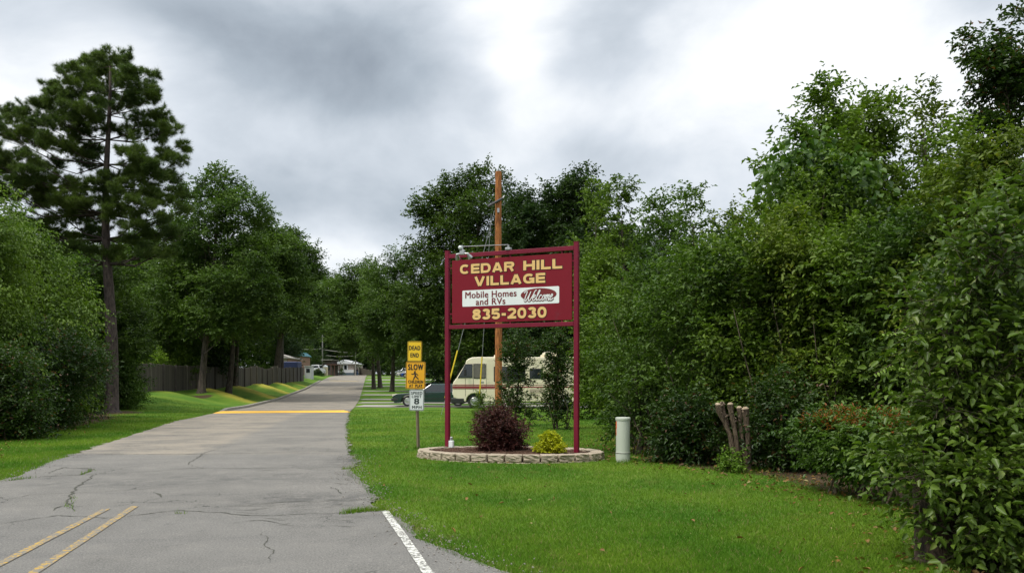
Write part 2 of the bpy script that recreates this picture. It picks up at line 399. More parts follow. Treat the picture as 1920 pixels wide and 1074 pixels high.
def limbs(mb, trunk_pts, trunk_rad, blobs, rng, frac=.9, r=.3, every=1):
    tp = np.array(trunk_pts)
    for bl in blobs[::every]:
        c = np.array(bl[:3]); zt = tp[1][2]+(min(c[2], tp[-1][2])-tp[1][2])*rng.uniform(.5, .85)
        j = int(np.argmin(abs(tp[:, 2]-zt))); s = tp[j]; e = s+(c-s)*frac
        L = np.linalg.norm(e-s)
        if L < .3: continue
        m1 = s+(e-s)*.35+rng.normal(size=3)*L*.05; m2 = s+(e-s)*.7+rng.normal(size=3)*L*.05+np.array([0, 0, L*.05])
        rr = max(.012, trunk_rad[j]*r)
        mb.tube([s, m1, m2, e], [rr, rr*.75, rr*.5, rr*.18], 5)
        for q in range(2):
            a = m2 if q else m1; g = a+rdir(rng, 1)[0]*np.array(bl[3:])*.9; g[2] += .1*L
            mb.tube([a, (a+g)/2+rng.normal(size=3)*L*.03, g], [rr*.4, rr*.25, rr*.1], 4)
def px_blobs(lst, Y, rng, dj=.5, fz=.85):
    out = []
    for (px, py, r) in lst:
        R = r/F*Y; y = Y+rng.uniform(-dj, dj)*R*2.2
        p = P3(px, py, y); out.append([p.x, y, p.z, R, R*1.05, R*fz])
    return out
DENS = 1.7
def tree(name, base, blobs, leafmat, nspray, L, m, size, label, cat='tree', group=None, r0=.2, six=False, seed=1, barkm=None,
         top=None, up=.25, droop=.35, wid=.45, inner=.25, part_names=('trunk', 'crown'), wig=.15, extra=None, limb_every=1, flare=1.5, lo=.72, hi=1.06, limb_r=.3, r1=None, twigs=0, twr=1.0):
    rng = np.random.default_rng(seed); base = Vector(base)
    root = empty(name, base, 0, label, cat, group)
    bl = np.array(blobs, float); bl[:, :3] -= np.array(base)
    if top is None: top = (bl[:, 0].mean(), bl[:, 1].mean(), bl[:, 2].max()*.86)
    tp, tr = trunk_mb((0, 0, 0), top, r0, rng, wig=wig, flare=flare, r1=r1)
    mb = MB(); mb.tube(tp, tr, 10); limbs(mb, tp, tr, list(bl), rng, every=limb_every, r=limb_r)
    if L > .2: nspray = int(nspray*DENS)
    O, D = make_sprays(bl, nspray, rng, up, inner, lo, hi)
    if twigs:
        for q in rng.choice(len(O), min(len(O), twigs), replace=False):
            a_ = O[q]-D[q]*L*.5; e_ = O[q]+D[q]*L*.9; e_[2] -= droop*.3*L; mb.tube([a_, O[q]+D[q]*L*.3, e_], [.0035*twr, .0025*twr, .001*twr], 3, cap=False)
    mb.build(part_names[0], barkm or M_['bark'], root, smooth=True)
    Vv, FA = spray_leaves(O, D, L, m, size, rng, wid, droop, six)
    mats = [leafmat]; c = np_mesh(part_names[1], Vv, FA, mats, root)
    if extra: extra(root, bl, rng)
    return root
def envelope(base, height, hw, rng, n=18, z0=.12, shape='round', depth=None):
    """random blobs filling a crown envelope above base"""
    out = []; depth = depth or hw
    for i in range(n):
        t = (i+.5)/n; zz = z0+(1-z0)*t
        if shape == 'round': pr = math.sin(PI*min(.97, (zz*.8+.15)))**.7
        elif shape == 'cone': pr = (1-zz)*.95+.12
        else: pr = 1.0 if zz < .8 else max(.2, 1-(zz-.8)*3.2)   # column
        a = i*2.4+rng.uniform(-.5, .5); q = rng.uniform(.2, .92)
        R = hw*rng.uniform(.22, .56)*(.55+.45*pr)
        R = min(R, height*.3)
        out.append([base[0]+math.cos(a)*hw*pr*q, base[1]+math.sin(a)*depth*pr*q, base[2]+max(R*.7, height*zz-R*.6), R, R, R*.85])
    return out
def stems_extra(root, hw, hgt, dep, rng):
    mb = MB()
    for i in range(5):
        x0 = rng.uniform(-.7, .7)*hw; y0_ = -dep*rng.uniform(.2, .95); t = rng.uniform(.35, .7)*hgt; r_ = rng.uniform(.008, .022)
        pts = [Vector((x0, y0_, -.1)), Vector((x0+rng.uniform(-.12, .12), y0_-.02, t*.35)), Vector((x0+rng.uniform(-.3, .3), y0_+rng.uniform(-.1, .2), t*.7)), Vector((x0+rng.uniform(-.5, .5), y0_+rng.uniform(-.1, .3), t))]
        mb = MB(); mb.tube(pts, [r_, r_*.8, r_*.6, r_*.3], 6); mb.build('stem', M_['stem'], root, smooth=True)
def bush(name, px, Y, top_py, hw_px, label, leafmat='thick', cat='shrub', seed=1, dens=2.2, size=.08, L=.4, m=9, six=False, shape='round',
         z0=.1, group=None, n=18, r0=.05, base=None, depth=None, droop=.35, wid=.5, up=.3, names=('stem', 'foliage'), barkm=None, inner=.2, **kw):
    rng = np.random.default_rng(seed)
    b0 = base or atY(px, Y); Y = b0[1]; hgt = CAMZ+(HZ-top_py)/F*Y-b0[2]; hw = hw_px/F*Y
    bl = envelope(b0, hgt, hw, rng, n, z0, shape, depth)
    area = sum(4*PI*q[3]*q[4] for q in bl)*.55
    ns = int(dens*area/(size*size*wid*.7)/m)
    return tree(name, b0, bl, L_[leafmat], ns, L, m, size, label, cat, group, r0, six, seed, barkm or M_['stem'], up=up, droop=droop, wid=wid,
                inner=inner, part_names=names, extra=(lambda root, b_, rg_: stems_extra(root, hw, hgt, depth or hw, rg_)) if shape == 'column' and Y < 30 and not kw.get('extra') else None, **kw)

# ------------------------------------------------------------------ setting: ground, road
def ground():
    X = np.unique(np.round(np.concatenate([np.arange(-900, -64, 18), np.arange(-64, -15, .7), np.arange(-15, 9, .22), np.arange(9, 50, .8), np.arange(50, 901, 18)]), 3))
    Yv = np.unique(np.round(np.concatenate([np.arange(-300, -4, 12), np.arange(-4, 34, .22), np.arange(34, 125, .55), np.arange(125, 260, 2), np.arange(260, 1600, 20)]), 3))
    gx, gy = np.meshgrid(X, Yv); gz = H(gx, gy)
    inroad = (gx > left_edge(gy)+.15) & (gx < right_edge(gy)-.15) & (gy > 30) & (gy < 215)
    gz = gz-np.where(inroad, .03, 0)
    V = np.stack([gx, gy, gz], -1).reshape(-1, 3); nx, ny = len(X), len(Yv)
    i = (np.arange(ny-1)[:, None]*nx+np.arange(nx-1)).reshape(-1, 1)
    FA = i+np.array([0, 1, nx+1, nx])
    m = bpy.data.materials.new('lawn_ground'); m.use_nodes = True; nt = m.node_tree; B = NB(nt); p = nt.nodes['Principled BSDF']
    P = B.new('ShaderNodeNewGeometry').outputs['Position']; x, y, z = B.sep(P)
    c = B.mix(B.step(B.noise(P, .45, 4), .32, .68), (.070, .165, .016), (.155, .245, .026))
    c = B.mix(B.m('MULTIPLY', B.noise(P, 30, 4, .7), .6), c, (.035, .085, .010))
    c = B.mix(B.m('MULTIPLY', B.step(B.noise(P, 1.3, 5, .7), .58, .72), .45), c, (.16, .17, .04))
    # yellow bands along the ridges of the bank
    rid = B.m('SINE', B.m('MULTIPLY', B.m('ADD', y, B.m('MULTIPLY', B.m('ADD', B.m('ADD', x, B.m('MULTIPLY', B.m('SUBTRACT', y, 66.0), .17)), 18.7), 1.2)), 2*PI/11.0))
    bm_ = B.m('MULTIPLY', B.m('MULTIPLY', B.step(y, 52, 60), B.m('SUBTRACT', 1.0, B.step(y, 96, 112))), B.step(x, -16, -19))
    c = B.mix(B.m('MULTIPLY', B.m('MULTIPLY', B.step(B.m('ADD', rid, B.noise(P, .8, 3)), .7, 1.5), bm_), .8), c, (.34, .30, .045))
    at = B.new('ShaderNodeAttribute', attribute_name='dirt').outputs['Fac']
    dd = B.step(B.m('ADD', at, B.m('MULTIPLY', B.m('SUBTRACT', B.noise(P, 3.0, 5, .7), .5), .9)), .35, .65)
    dirtc = B.mix(B.noise(P, 25, 5, .7), (.03, .021, .012), (.115, .08, .045))
    rw = B.m('MULTIPLY', B.step(y, 10.5, 8.0), B.m('MULTIPLY', B.step(x, 1.6, .8), .55)); c = B.mix(dd, c, B.mix(rw, dirtc, (.20, .17, .08))); nt.links.new(c, p.inputs['Base Color']); p.inputs['Roughness'].default_value = .95
    p.inputs['Specular IOR Level'].default_value = .15
    bn = B.new('ShaderNodeBump'); bn.inputs['Strength'].default_value = .8; bn.inputs['Distance'].default_value = .05
    nt.links.new(B.noise(P, 18, 5, .7), bn.inputs['Height']); nt.links.new(bn.outputs[0], p.inputs['Normal'])
    o = np_mesh('ground', V, FA, m); tag(o, kind='structure')
    at = o.data.attributes.new('dirt', 'FLOAT', 'POINT')
    at.data.foreach_set('value', dirt_at(V[:, 0], V[:, 1]).astype(np.float32))
    o.data.polygons.foreach_set('use_smooth', [True]*len(FA))
# the line where the right-hand thicket meets the lawn, (x, y)
TH = np.array([[2.6, 3.5], [2.9, 5.9], [3.5, 7.3], [3.85, 8.8], [3.6, 9.8], [3.3, 11.6], [2.5, 12.7], [1.95, 13.8], [2.3, 18], [3.3, 26], [4.3, 34], [6, 44], [9, 60]])
def thick_x(y): return np.interp(y, TH[:, 1], TH[:, 0])
LT = np.array([[-7.5, 8], [-9.5, 14], [-12.3, 20.5], [-14.0, 28], [-15.6, 33], [-18.3, 37.5], [-20.0, 40], [-24, 52]])
def lthick_x(y): return np.interp(y, LT[:, 1], LT[:, 0])
def dirt_at(x, y):
    d = sstep(-.25, .75, x-thick_x(y))*(y < 62)
    d = np.maximum(d, sstep(.5, -.4, x-lthick_x(y)+.25)*(y < 53)*(y > -5))
    for cx, cy_, r in [(-18.5, 37.3, 2.3), (-22.3, 59.3, 1.0), (-26.5, 77.2, 1.0)]:
        d = np.maximum(d, sstep(r, r*.3, np.hypot(x-cx, (y-cy_)*.6)))
    e = np.minimum(np.abs(x-rpx(y)), np.abs(x-lpx(y))); d = np.maximum(d, .62*sstep(.28, .0, e)*(y < 60)*(y > 2)); e2 = x-rpx(y); d = np.maximum(d, .55*sstep(.75, .0, e2)*(e2 > -.3)*sstep(10.5, 8.2, y)*(y > 2))
    return d*.95
# asphalt outline: near flare to the street, then the lane
near_left = [(-40, 1), (-12, 7.6), (-8.4, 9.2)]+[tuple(G(a, b_)[:2]) for a, b_ in ((0, 905), (60, 882), (160, 845), (250, 815), (330, 790), (402, 775))]
near_right = [(3.2, -4), (.9, 4.4)]+[tuple(G(a, b_)[:2]) for a, b_ in ((940, 1072), (850, 1040), (790, 1012), (762, 985), (715, 955), (690, 915), (655, 890), (668, 865), (655, 845), (650, 800), (655, 773))]
lp = sorted(near_left, key=lambda p: p[1])+[(float(left_edge(t)), t) for t in range(44, 216, 4)]
rp = sorted(near_right, key=lambda p: p[1])+[(float(right_edge(t)), t) for t in range(44, 216, 4)]
lpx = lambda y: np.interp(y, [p[1] for p in lp], [p[0] for p in lp])
rpx = lambda y: np.interp(y, [p[1] for p in rp], [p[0] for p in rp])
ground()
def asphalt_mat():
    m = bpy.data.materials.new('worn_asphalt'); m.use_nodes = True; nt = m.node_tree; B = NB(nt); p = nt.nodes['Principled BSDF']
    P = B.new('ShaderNodeNewGeometry').outputs['Position']; x, y, z = B.sep(P)
    wob = B.m('MULTIPLY', B.m('SUBTRACT', B.noise(P, .9, 4), .5), .8)
    beyond = B.step(B.m('ADD', y, wob), 14.7, 15.1)
    diag = B.step(B.m('ADD', B.m('ADD', B.m('ADD', x, 5.7), B.m('MULTIPLY', B.m('SUBTRACT', y, 14.9), .17)), wob), -.25, .25)
    far_ = B.step(y, 38, 41)
    warm = B.m('MULTIPLY', beyond, B.m('MAXIMUM', B.m('SUBTRACT', 1.0, B.m('MULTIPLY', diag, .75)), far_))
    c = B.mix(warm, (.178, .170, .153), (.262, .230, .182))
    c = B.mix(B.m('MULTIPLY', B.step(y, 8.9, 8.0), .5), c, (.150, .147, .138))
    c = B.mix(B.m('MULTIPLY', B.step(B.noise(P, .7, 7, .7), .40, .62), .55), c, (.115, .112, .103))
    c = B.mix(B.m('MULTIPLY', B.step(B.noise(P, 2.6, 6, .75), .50, .72), .16), c, (.30, .28, .24))
    c = B.mix(B.m('MULTIPLY', B.step(B.noise(P, 5.5, 5, .8), .56, .70), .45), c, (.09, .088, .083))
    mp = B.new('ShaderNodeMapping'); nt.links.new(P, mp.inputs[0]); mp.inputs['Scale'].default_value = (.25, 1.6, 1)
    c = B.mix(B.m('MULTIPLY', B.step(B.noise(mp.outputs[0], 1.2, 6, .65), .52, .74), .45), c, (.10, .098, .095))
    sp = B.noise(P, 60, 4, .85); c = B.mix(B.m('MULTIPLY', B.step(sp, .54, .64), .5), c, (.40, .38, .34))
    c = B.mix(B.m('MULTIPLY', B.step(sp, .46, .38), .6), c, (.055, .055, .055))
    def blot(cx, cy_, sx, sy, a, colr, c):
        dx = B.m('DIVIDE', B.m('SUBTRACT', x, cx), sx); dy = B.m('DIVIDE', B.m('SUBTRACT', y, cy_), sy)
        q = B.m('EXPONENT', B.m('MULTIPLY', B.m('ADD', B.m('MULTIPLY', dx, dx), B.m('MULTIPLY', dy, dy)), -1.0))
        return B.mix(B.m('MULTIPLY', q, B.m('MULTIPLY', B.step(B.noise(P, 3.5, 5, .7), .35, .62), a)), c, colr)
    c = blot(-2.0, 9.2, 1.1, .5, .75, (.065, .065, .062), c); c = blot(-3.8, 11.2, 1.3, .6, .6, (.085, .085, .08), c)
    c = blot(-2.7, 13.9, .35, 1.1, .85, (.06, .06, .058), c); c = blot(-5.6, 10.6, 1.0, .4, .6, (.085, .085, .08), c); c = blot(-1.3, 10.5, .5, .8, .7, (.08, .08, .075), c)
    # fine map cracking
    vr = B.new('ShaderNodeTexVoronoi', feature='DISTANCE_TO_EDGE'); vr.inputs['Scale'].default_value = 1.6
    wv = B.new('ShaderNodeVectorMath', operation='ADD'); nt.links.new(P, wv.inputs[0])
    nz = B.new('ShaderNodeTexNoise'); nz.inputs['Scale'].default_value = 2.2; nz.inputs['Detail'].default_value = 6; nt.links.new(P, nz.inputs['Vector'])
    sc_ = B.new('ShaderNodeVectorMath', operation='SCALE'); nt.links.new(nz.outputs['Color'], sc_.inputs[0]); sc_.inputs['Scale'].default_value = .55
    nt.links.new(sc_.outputs[0], wv.inputs[1]); nt.links.new(wv.outputs[0], vr.inputs['Vector'])
    crack = B.m('MULTIPLY', B.m('LESS_THAN', vr.outputs['Distance'], .009), B.step(B.noise(P, .7, 3), .53, .62))
    c = B.mix(B.m('MULTIPLY', crack, .7), c, (.03, .03, .027))
    nt.links.new(c, p.inputs['Base Color']); p.inputs['Roughness'].default_value = .85; p.inputs['Specular IOR Level'].default_value = .25
    bn = B.new('ShaderNodeBump'); bn.inputs['Strength'].default_value = .55; bn.inputs['Distance'].default_value = .012
    nt.links.new(B.noise(P, 110, 4, .7), bn.inputs['Height']); nt.links.new(bn.outputs[0], p.inputs['Normal']); return m
def drape_strip(name, ys, xl, xr, off, m, cols=12, parent=None, kind='structure'):
    V = []; n = cols+1
    for y, a, c in zip(ys, xl, xr):
        xs = np.linspace(a, c, n); V.append(np.stack([xs, np.full(n, y), H(xs, np.full(n, y))+off], 1))
    V = np.concatenate(V); i = (np.arange(len(ys)-1)[:, None]*n+np.arange(cols)).reshape(-1, 1)
    o = np_mesh(name, V, i+np.array([0, 1, n+1, n]), m, parent); 
    if kind: tag(o, kind=kind)
    return o
rg = np.random.default_rng(5)
ys = np.concatenate([np.arange(-4, 40, .06), np.arange(40, 208, .5)])
jl = np.convolve(rg.normal(size=len(ys)), np.ones(7)/7, 'same')*.10; jr = np.convolve(rg.normal(size=len(ys)), np.ones(9)/9, 'same')*.12
M_['asphalt'] = asphalt_mat()
RL = lpx(ys)+jl*(ys < 41); RR = rpx(ys)+jr*(ys < 41)
road = drape_strip('road', ys, RL, RR, .018, M_['asphalt'], 22)
def paint_mat(name, col, thr):
    m = bpy.data.materials.new(name); m.use_nodes = True; nt = m.node_tree; B = NB(nt); p = nt.nodes['Principled BSDF']
    P = B.new('ShaderNodeNewGeometry').outputs['Position']
    wear = B.step(B.noise(P, 28, 6, .75), thr, thr+.08)
    c = B.mix(B.m('MULTIPLY', B.noise(P, 5, 3), .3), col, tuple(v*.6 for v in col))
    nt.links.new(B.mix(wear, (.16, .155, .14), c), p.inputs['Base Color']); p.inputs['Roughness'].default_value = .8
    bn = B.new('ShaderNodeBump'); bn.inputs['Strength'].default_value = .5; bn.inputs['Distance'].default_value = .01
    nt.links.new(B.noise(P, 90, 4, .7), bn.inputs['Height']); nt.links.new(bn.outputs[0], p.inputs['Normal']); return m
def ribbon(name, pts, wid, off, m, seg=.12, jit=0.0, seed=0, taper=False, parent=None):
    """flat ribbon draped on the road along world points"""
    r = np.random.default_rng(seed); pts = np.array([[p[0], p[1]] for p in pts], float)
    L = np.concatenate([[0], np.cumsum(np.linalg.norm(np.diff(pts, axis=0), axis=1))]); n = max(3, int(L[-1]/seg))
    s = np.linspace(0, L[-1], n); q = np.stack([np.interp(s, L, pts[:, 0]), np.interp(s, L, pts[:, 1])], 1)
    t = np.gradient(q, axis=0); t /= np.linalg.norm(t, axis=1, keepdims=True); nn = np.stack([-t[:, 1], t[:, 0]], 1)
    if jit: q = q+nn*(np.convolve(r.normal(size=n), np.ones(3)/3, 'same')*jit)[:, None]
    ww = np.full(n, wid/2)*(r.uniform(.3, 1.5, n) if jit else r.uniform(.93, 1.07, n))
    if taper: ww *= np.sin(np.linspace(.1, PI-.1, n))**.5
    A = q+nn*ww[:, None]; C = q-nn*ww[:, None]
    V = np.empty((2*n, 3)); V[0::2, :2] = A; V[1::2, :2] = C; V[:, 2] = H(V[:, 0], V[:, 1])+off
    i = np.arange(n-1)[:, None]*2
    return V, i+np.array([0, 1, 3, 2])
def merged(name, parts, m, kind='structure', parent=None):
    V = []; FA = []; n = 0
    for v, f in parts: V.append(v); FA.append(f+n); n += len(v)
    o = np_mesh(name, np.concatenate(V), np.concatenate(FA), m, parent); 
    if kind: tag(o, kind=kind)
    return o
wl = [G(1000, 1500), G(803, 1080), G(760, 1015), G(735, 980), G(722, 961)]
merged('white_edge_line', [ribbon('w', [(1.0, 2.6), (.1, 4.2)]+[tuple(p[:2]) for p in wl[1:]], .074, .024, None, seed=1)], paint_mat('white_road_paint', (.66, .66, .60), .45))
def yl(a, b_, c): return [tuple((G(*b_)+(G(*b_)-G(*a))*1.2)[:2]), tuple(G(*b_)[:2]), tuple(G(*c)[:2]), tuple(G(*a)[:2])]
yellow = []
for a, c, e in (((200, 957), (110, 1004), (0, 1062)), ((253, 952), (175, 1004), (70, 1074))):
    A, Cc, E = G(*a), G(*c), G(*e); E2 = E+(E-Cc)*1.3
    yellow.append(ribbon('y', [tuple(E2[:2]), tuple(E[:2]), tuple(Cc[:2]), tuple(A[:2])], .075, .024, None, seed=2))
merged('yellow_centre_lines', yellow, paint_mat('yellow_road_paint', (.46, .29, .045), .49))
# cracks and seams in the asphalt
crk = [([(0, 985), (60, 977), (110, 968), (200, 975), (330, 960), (480, 970), (640, 965), (722, 962)], .022), ([(160, 853), (400, 853), (650, 847)], .045),
       ([(130, 893), (300, 885), (350, 880), (480, 880), (660, 878)], .02), ([(0, 905), (60, 896), (150, 893), (175, 882), (120, 878), (90, 890)], .03),
       ([(180, 890), (140, 920), (125, 945), (140, 960)], .03), ([(380, 880), (350, 872), (385, 850), (420, 838)], .02),
       ([(490, 1000), (505, 1040), (510, 1058)], .009), ([(530, 985), (480, 978), (430, 985)], .015), ([(0, 940), (60, 930), (180, 925), (330, 915)], .014),
       ([(290, 925), (305, 935)], .03), ([(480, 884), (530, 883)], .025), ([(575, 882), (605, 880)], .025), ([(510, 893), (565, 890)], .03), ([(620, 915), (640, 928)], .02),
       ([(625, 908), (660, 909)], .02), ([(400, 955), (520, 945), (700, 940)], .018), ([(100, 960), (135, 945)], .02)]
rg2 = random.Random(4)
for k in range(26):
    a = rg2.uniform(430, 650); c = rg2.uniform(945, 990); crk.append(([(a, c), (a+rg2.uniform(15, 60), c+rg2.uniform(-5, 5))], .012))
parts = []
for i, (pp, wd) in enumerate(crk):
    parts.append(ribbon('c', [tuple(G(*q)[:2]) for q in pp], wd*.8, .0225, None, seg=.05, jit=.03, seed=i, taper=True))
tag(merged('road_cracks', parts, mat('crack_fill', (.06, .06, .045), .95, var=.5, scale=30)), kind='structure')
# tar patch at lawn edge
# concrete kerb on the left of the lane
ky = np.arange(41.5, 125, .5)
mb = MB(); kv = []; kf = []
for y in ky:
    a = float(left_edge(y)); z0 = Hs(a+.3, y)
    hh = .15*float(sstep(41, 44, y))+.01
    for dx, dz in ((.10, -.05), (.08, hh*.9), (.04, hh), (-.13, hh), (-.16, -.12)): kv.append((a+dx, y, z0+dz))
for i in range(len(ky)-1):
    for j in range(4): kf.append((i*5+j, i*5+j+1, i*5+j+6, i*5+j+5))
mb.add(kv, kf); mb.add([kv[j] for j in range(5)], [(0, 1, 2, 3, 4)])
tag(mb.build('kerb', M_['kerb']), kind='structure')
# driveway strips on the right
def slab(y0, wdt, length, slope=.10):
    pts = []; A = []; x0 = float(right_edge(y0))-.05
    n = 24; V = []
    for i in range(n+1):
        x = x0+length*i/n
        for q in (0, .5, 1):
            y = y0-(x-x0)*slope+wdt*q; V.append((x, y, Hs(x, y)+.03))
    V = np.array(V); i = np.arange(n)[:, None]*3
    FA = np.concatenate([i+np.array([0, 3, 4, 1]), i+np.array([1, 4, 5, 2])])
    return V, FA
merged('driveway', [slab(51.0, 3.6, 24, .06), slab(58, 2.6, 16), slab(66, 2.4, 16), slab(76, 2.6, 18), slab(87, 2.2, 26), slab(103, 2.2, 30), slab(115, 2.5, 30), slab(130, 4, 34), slab(148, 3, 30)], M_['concrete'])
# speed bump
A, C_ = G(402, 775), G(656, 773)
mb = MB(); n = 40; prf = [(-.22, .0), (-.15, .05), (-.06, .075), (.06, .075), (.15, .05), (.22, .0)]; vs = []
for i in range(n+1):
    t = i/n; p = A.lerp(C_, t); e = min(1, min(t, 1-t)*22)*.85+.15
    for a, h in prf: vs.append((p.x, p.y+a*1.0+random.Random(i).uniform(-.01, .01), Hs(p.x, p.y)+.02+h*1.25*e))
k = len(prf)
mb.add(vs, [(i*k+j, i*k+j+1, (i+1)*k+j+1, (i+1)*k+j) for i in range(n) for j in range(k-1)]+[tuple(range(k)), tuple(n*k+j for j in range(k))])
tag(mb.build('speed_bump', M_['bump'], smooth=True), 'yellow painted speed bump running right across the lane', 'speed bump')
sb = ribbon('s', [tuple(G(618, 713.5)[:2]), tuple(G(672, 715)[:2])], .9, .035, None)
merged('faded_yellow_stripe', [sb], paint_mat('faded_yellow', (.55, .40, .12), .42))
# ------------------------------------------------------------------ lettering
def text_mesh(s, offset=0.0, shear=0.0, spacing=1.0, res=3):
    cu = bpy.data.curves.new('t', 'FONT'); cu.body = s; cu.offset = offset; cu.shear = shear; cu.space_character = spacing; cu.resolution_u = res
    o = bpy.data.objects.new('t', cu); COL.objects.link(o); dg = bpy.context.evaluated_depsgraph_get(); e = o.evaluated_get(dg)
    me = e.to_mesh(); V = np.array([v.co[:2] for v in me.vertices]); Fs = [tuple(p.vertices) for p in me.polygons]
    e.to_mesh_clear(); bpy.data.objects.remove(o); bpy.data.curves.remove(cu); return V, Fs
def put_text(mb, s, x0, x1, z0, z1, y, mi=0, offset=0.0, outline=None, shear=0.0, spacing=1.0, slope=0.0, bold=0.0):
    """fit text into a box of the local x-z plane, facing -y; outline = (extra offset, material index)"""
    V, Fs = text_mesh(s, offset, shear, spacing); a, c = V.min(0), V.max(0); k = ((x1-x0)/(c[0]-a[0]), (z1-z0)/(c[1]-a[1]))
    def emit(V, Fs, y, mi, sh=(0, 0)):
        W = (V-a)*k+np.array([x0, z0])+np.array(sh); mb.add([(p[0], y, p[1]+slope*(p[0]-x0)) for p in W], Fs, mi)
    if outline:
        V2, F2 = text_mesh(s, offset+outline[0], shear, spacing); a2 = V2.min(0); c2 = V2.max(0)
        b1 = (z1-z0)*.028; o2 = (z1-z0)*.05
        for q, s in enumerate(((-1, -1), (1, -1), (1, 1), (-1, 1))): emit(V2, F2, y-q*.0003, outline[1], (s[0]*o2, s[1]*o2)); emit(V, Fs, y-.0035-q*.0003, mi, (s[0]*b1, s[1]*b1*.7))
    else:
        b1 = (z1-z0)*bold
        for q, s in enumerate(((-1, -.6), (1, -.6), (1, .6), (-1, .6)) if bold else ((0, 0),)): emit(V, Fs, y-q*.0003, mi, (s[0]*b1, s[1]*b1))
def rrect(x0, x1, z0, z1, r, n=5):
    P = []
    for cx, cz, a in ((x1-r, z1-r, 0), (x0+r, z1-r, 90), (x0+r, z0+r, 180), (x1-r, z0+r, 270)):
        for i in range(n+1): t = math.radians(a+90*i/n); P.append((cx+r*math.cos(t), cz+r*math.sin(t)))
    return P
def arc(cx, cy, rx, ry, a0, a1, n=14, p=.86):
    out = []
    for i in range(n+1):
        t = math.radians(a0+(a1-a0)*i/n); c, s = math.cos(t), math.sin(t)
        out.append((cx+rx*math.copysign(abs(c)**p, c), cy+ry*math.copysign(abs(s)**p, s)))
    return out
TH_ = .25; hq = TH_/2
def glyph(ch):
    """heavy grotesque capitals: list of (centreline, closed), unit height, width"""
    l, b_, u = hq, hq*.86, 1-hq*.86; mdl = .5
    if ch == 'C': W = 1.0; return [(arc(W/2, .5, W/2-hq, .5-hq*.86, 42, 318), 0)], W
    if ch == 'G': W = 1.04; return [(arc(W/2, .5, W/2-hq, .5-hq*.86, 42, 318), 0), ([(W-hq, 0), (W-hq, .56)], 0), ([(W, .46), (W*.54, .46)], 0)], W
    if ch == 'E': W = .86; return [([(l, 0), (l, 1)], 0), ([(l, b_), (W, b_)], 0), ([(l, u), (W, u)], 0), ([(l, mdl), (W*.95, mdl)], 0)], W
    if ch == 'D': W = .98; return [([(l, b_), (l, u)]+arc(W*.5, .5, W*.5-hq, u-.5, 90, -90), 1)], W
    if ch == 'H': W = 1.0; return [([(l, 0), (l, 1)], 0), ([(W-hq, 0), (W-hq, 1)], 0), ([(l, .5), (W-hq, .5)], 0)], W
    if ch == 'I': return [([(l, 0), (l, 1)], 0)], TH_
    if ch == 'L': W = .82; return [([(l, 0), (l, 1)], 0), ([(l, b_), (W, b_)], 0)], W
    if ch == 'R': W = .98; return [([(l, 0), (l, 1)], 0), ([(l, u), (W*.55, u)]+arc(W*.58, .70, W*.42-hq, u-.70, 90, -90)+[(l, 1.4-u)], 0), ([(W*.6, .45), (W-hq*1.1, 0)], 0)], W
    if ch == 'A': W = 1.08; return [([(hq*1.15, 0), (W/2-hq*.15, 1)], 0), ([(W-hq*1.15, 0), (W/2+hq*.15, 1)], 0), ([(W*.25, .28), (W*.75, .28)], 0)], W
    if ch == 'V': W = 1.08; return [([(hq*1.15, 1), (W/2-hq*.15, 0)], 0), ([(W-hq*1.15, 1), (W/2+hq*.15, 0)], 0)], W
    if ch == '0': W = .86; return [(arc(W/2, .5, W/2-hq, .5-hq*.86, 0, 360, 28)[:-1], 1)], W
    if ch == '8': W = .86; return [(arc(W/2, .745, W/2-hq*1.25, .255-hq*.86, 0, 360, 24)[:-1], 1), (arc(W/2, .285, W/2-hq, .285-hq*.86, 0, 360, 24)[:-1], 1)], W
    if ch == '3': W = .84; return [(arc(W/2, .74, W/2-hq*1.2, .26-hq*.86, 165, -90), 0), (arc(W/2, .29, W/2-hq, .29-hq*.86, 90, -165), 0)], W
    if ch == '5': W = .86; return [([(W*.92, u), (l*1.3, u), (l*1.1, .45)], 0), (arc(W/2, .33, W/2-hq, .33-hq*.86, 125, -160), 0)], W
    if ch == '2': W = .86; return [(arc(W/2, .68, W/2-hq, .32-hq*.86, 170, -20)+[(l*1.3, b_)], 0), ([(0, b_), (W, b_)], 0)], W
    if ch == '-': W = .5; return [([(.04, .42), (W-.04, .42)], 0)], W
def strokes(pts, closed, w):
    P = [Vector((p[0], p[1])) for p in pts]; n = len(P); L = []; R = []
    for i in range(n):
        a = P[i-1] if (i > 0 or closed) else None; c = P[(i+1) % n] if (i < n-1 or closed) else None
        d1 = (P[i]-a).normalized() if a is not None else None; d2 = (c-P[i]).normalized() if c is not None else None
        d1 = d1 or d2; d2 = d2 or d1; n1 = Vector((-d1.y, d1.x)); n2 = Vector((-d2.y, d2.x)); m_ = (n1+n2).normalized(); k = min(1.5, 1/max(.5, m_.dot(n1)))
        L.append(P[i]+m_*w/2*k); R.append(P[i]-m_*w/2*k)
    q = [(L[i], R[i], R[(i+1) % n], L[(i+1) % n]) for i in range(n if closed else n-1)]
    return q
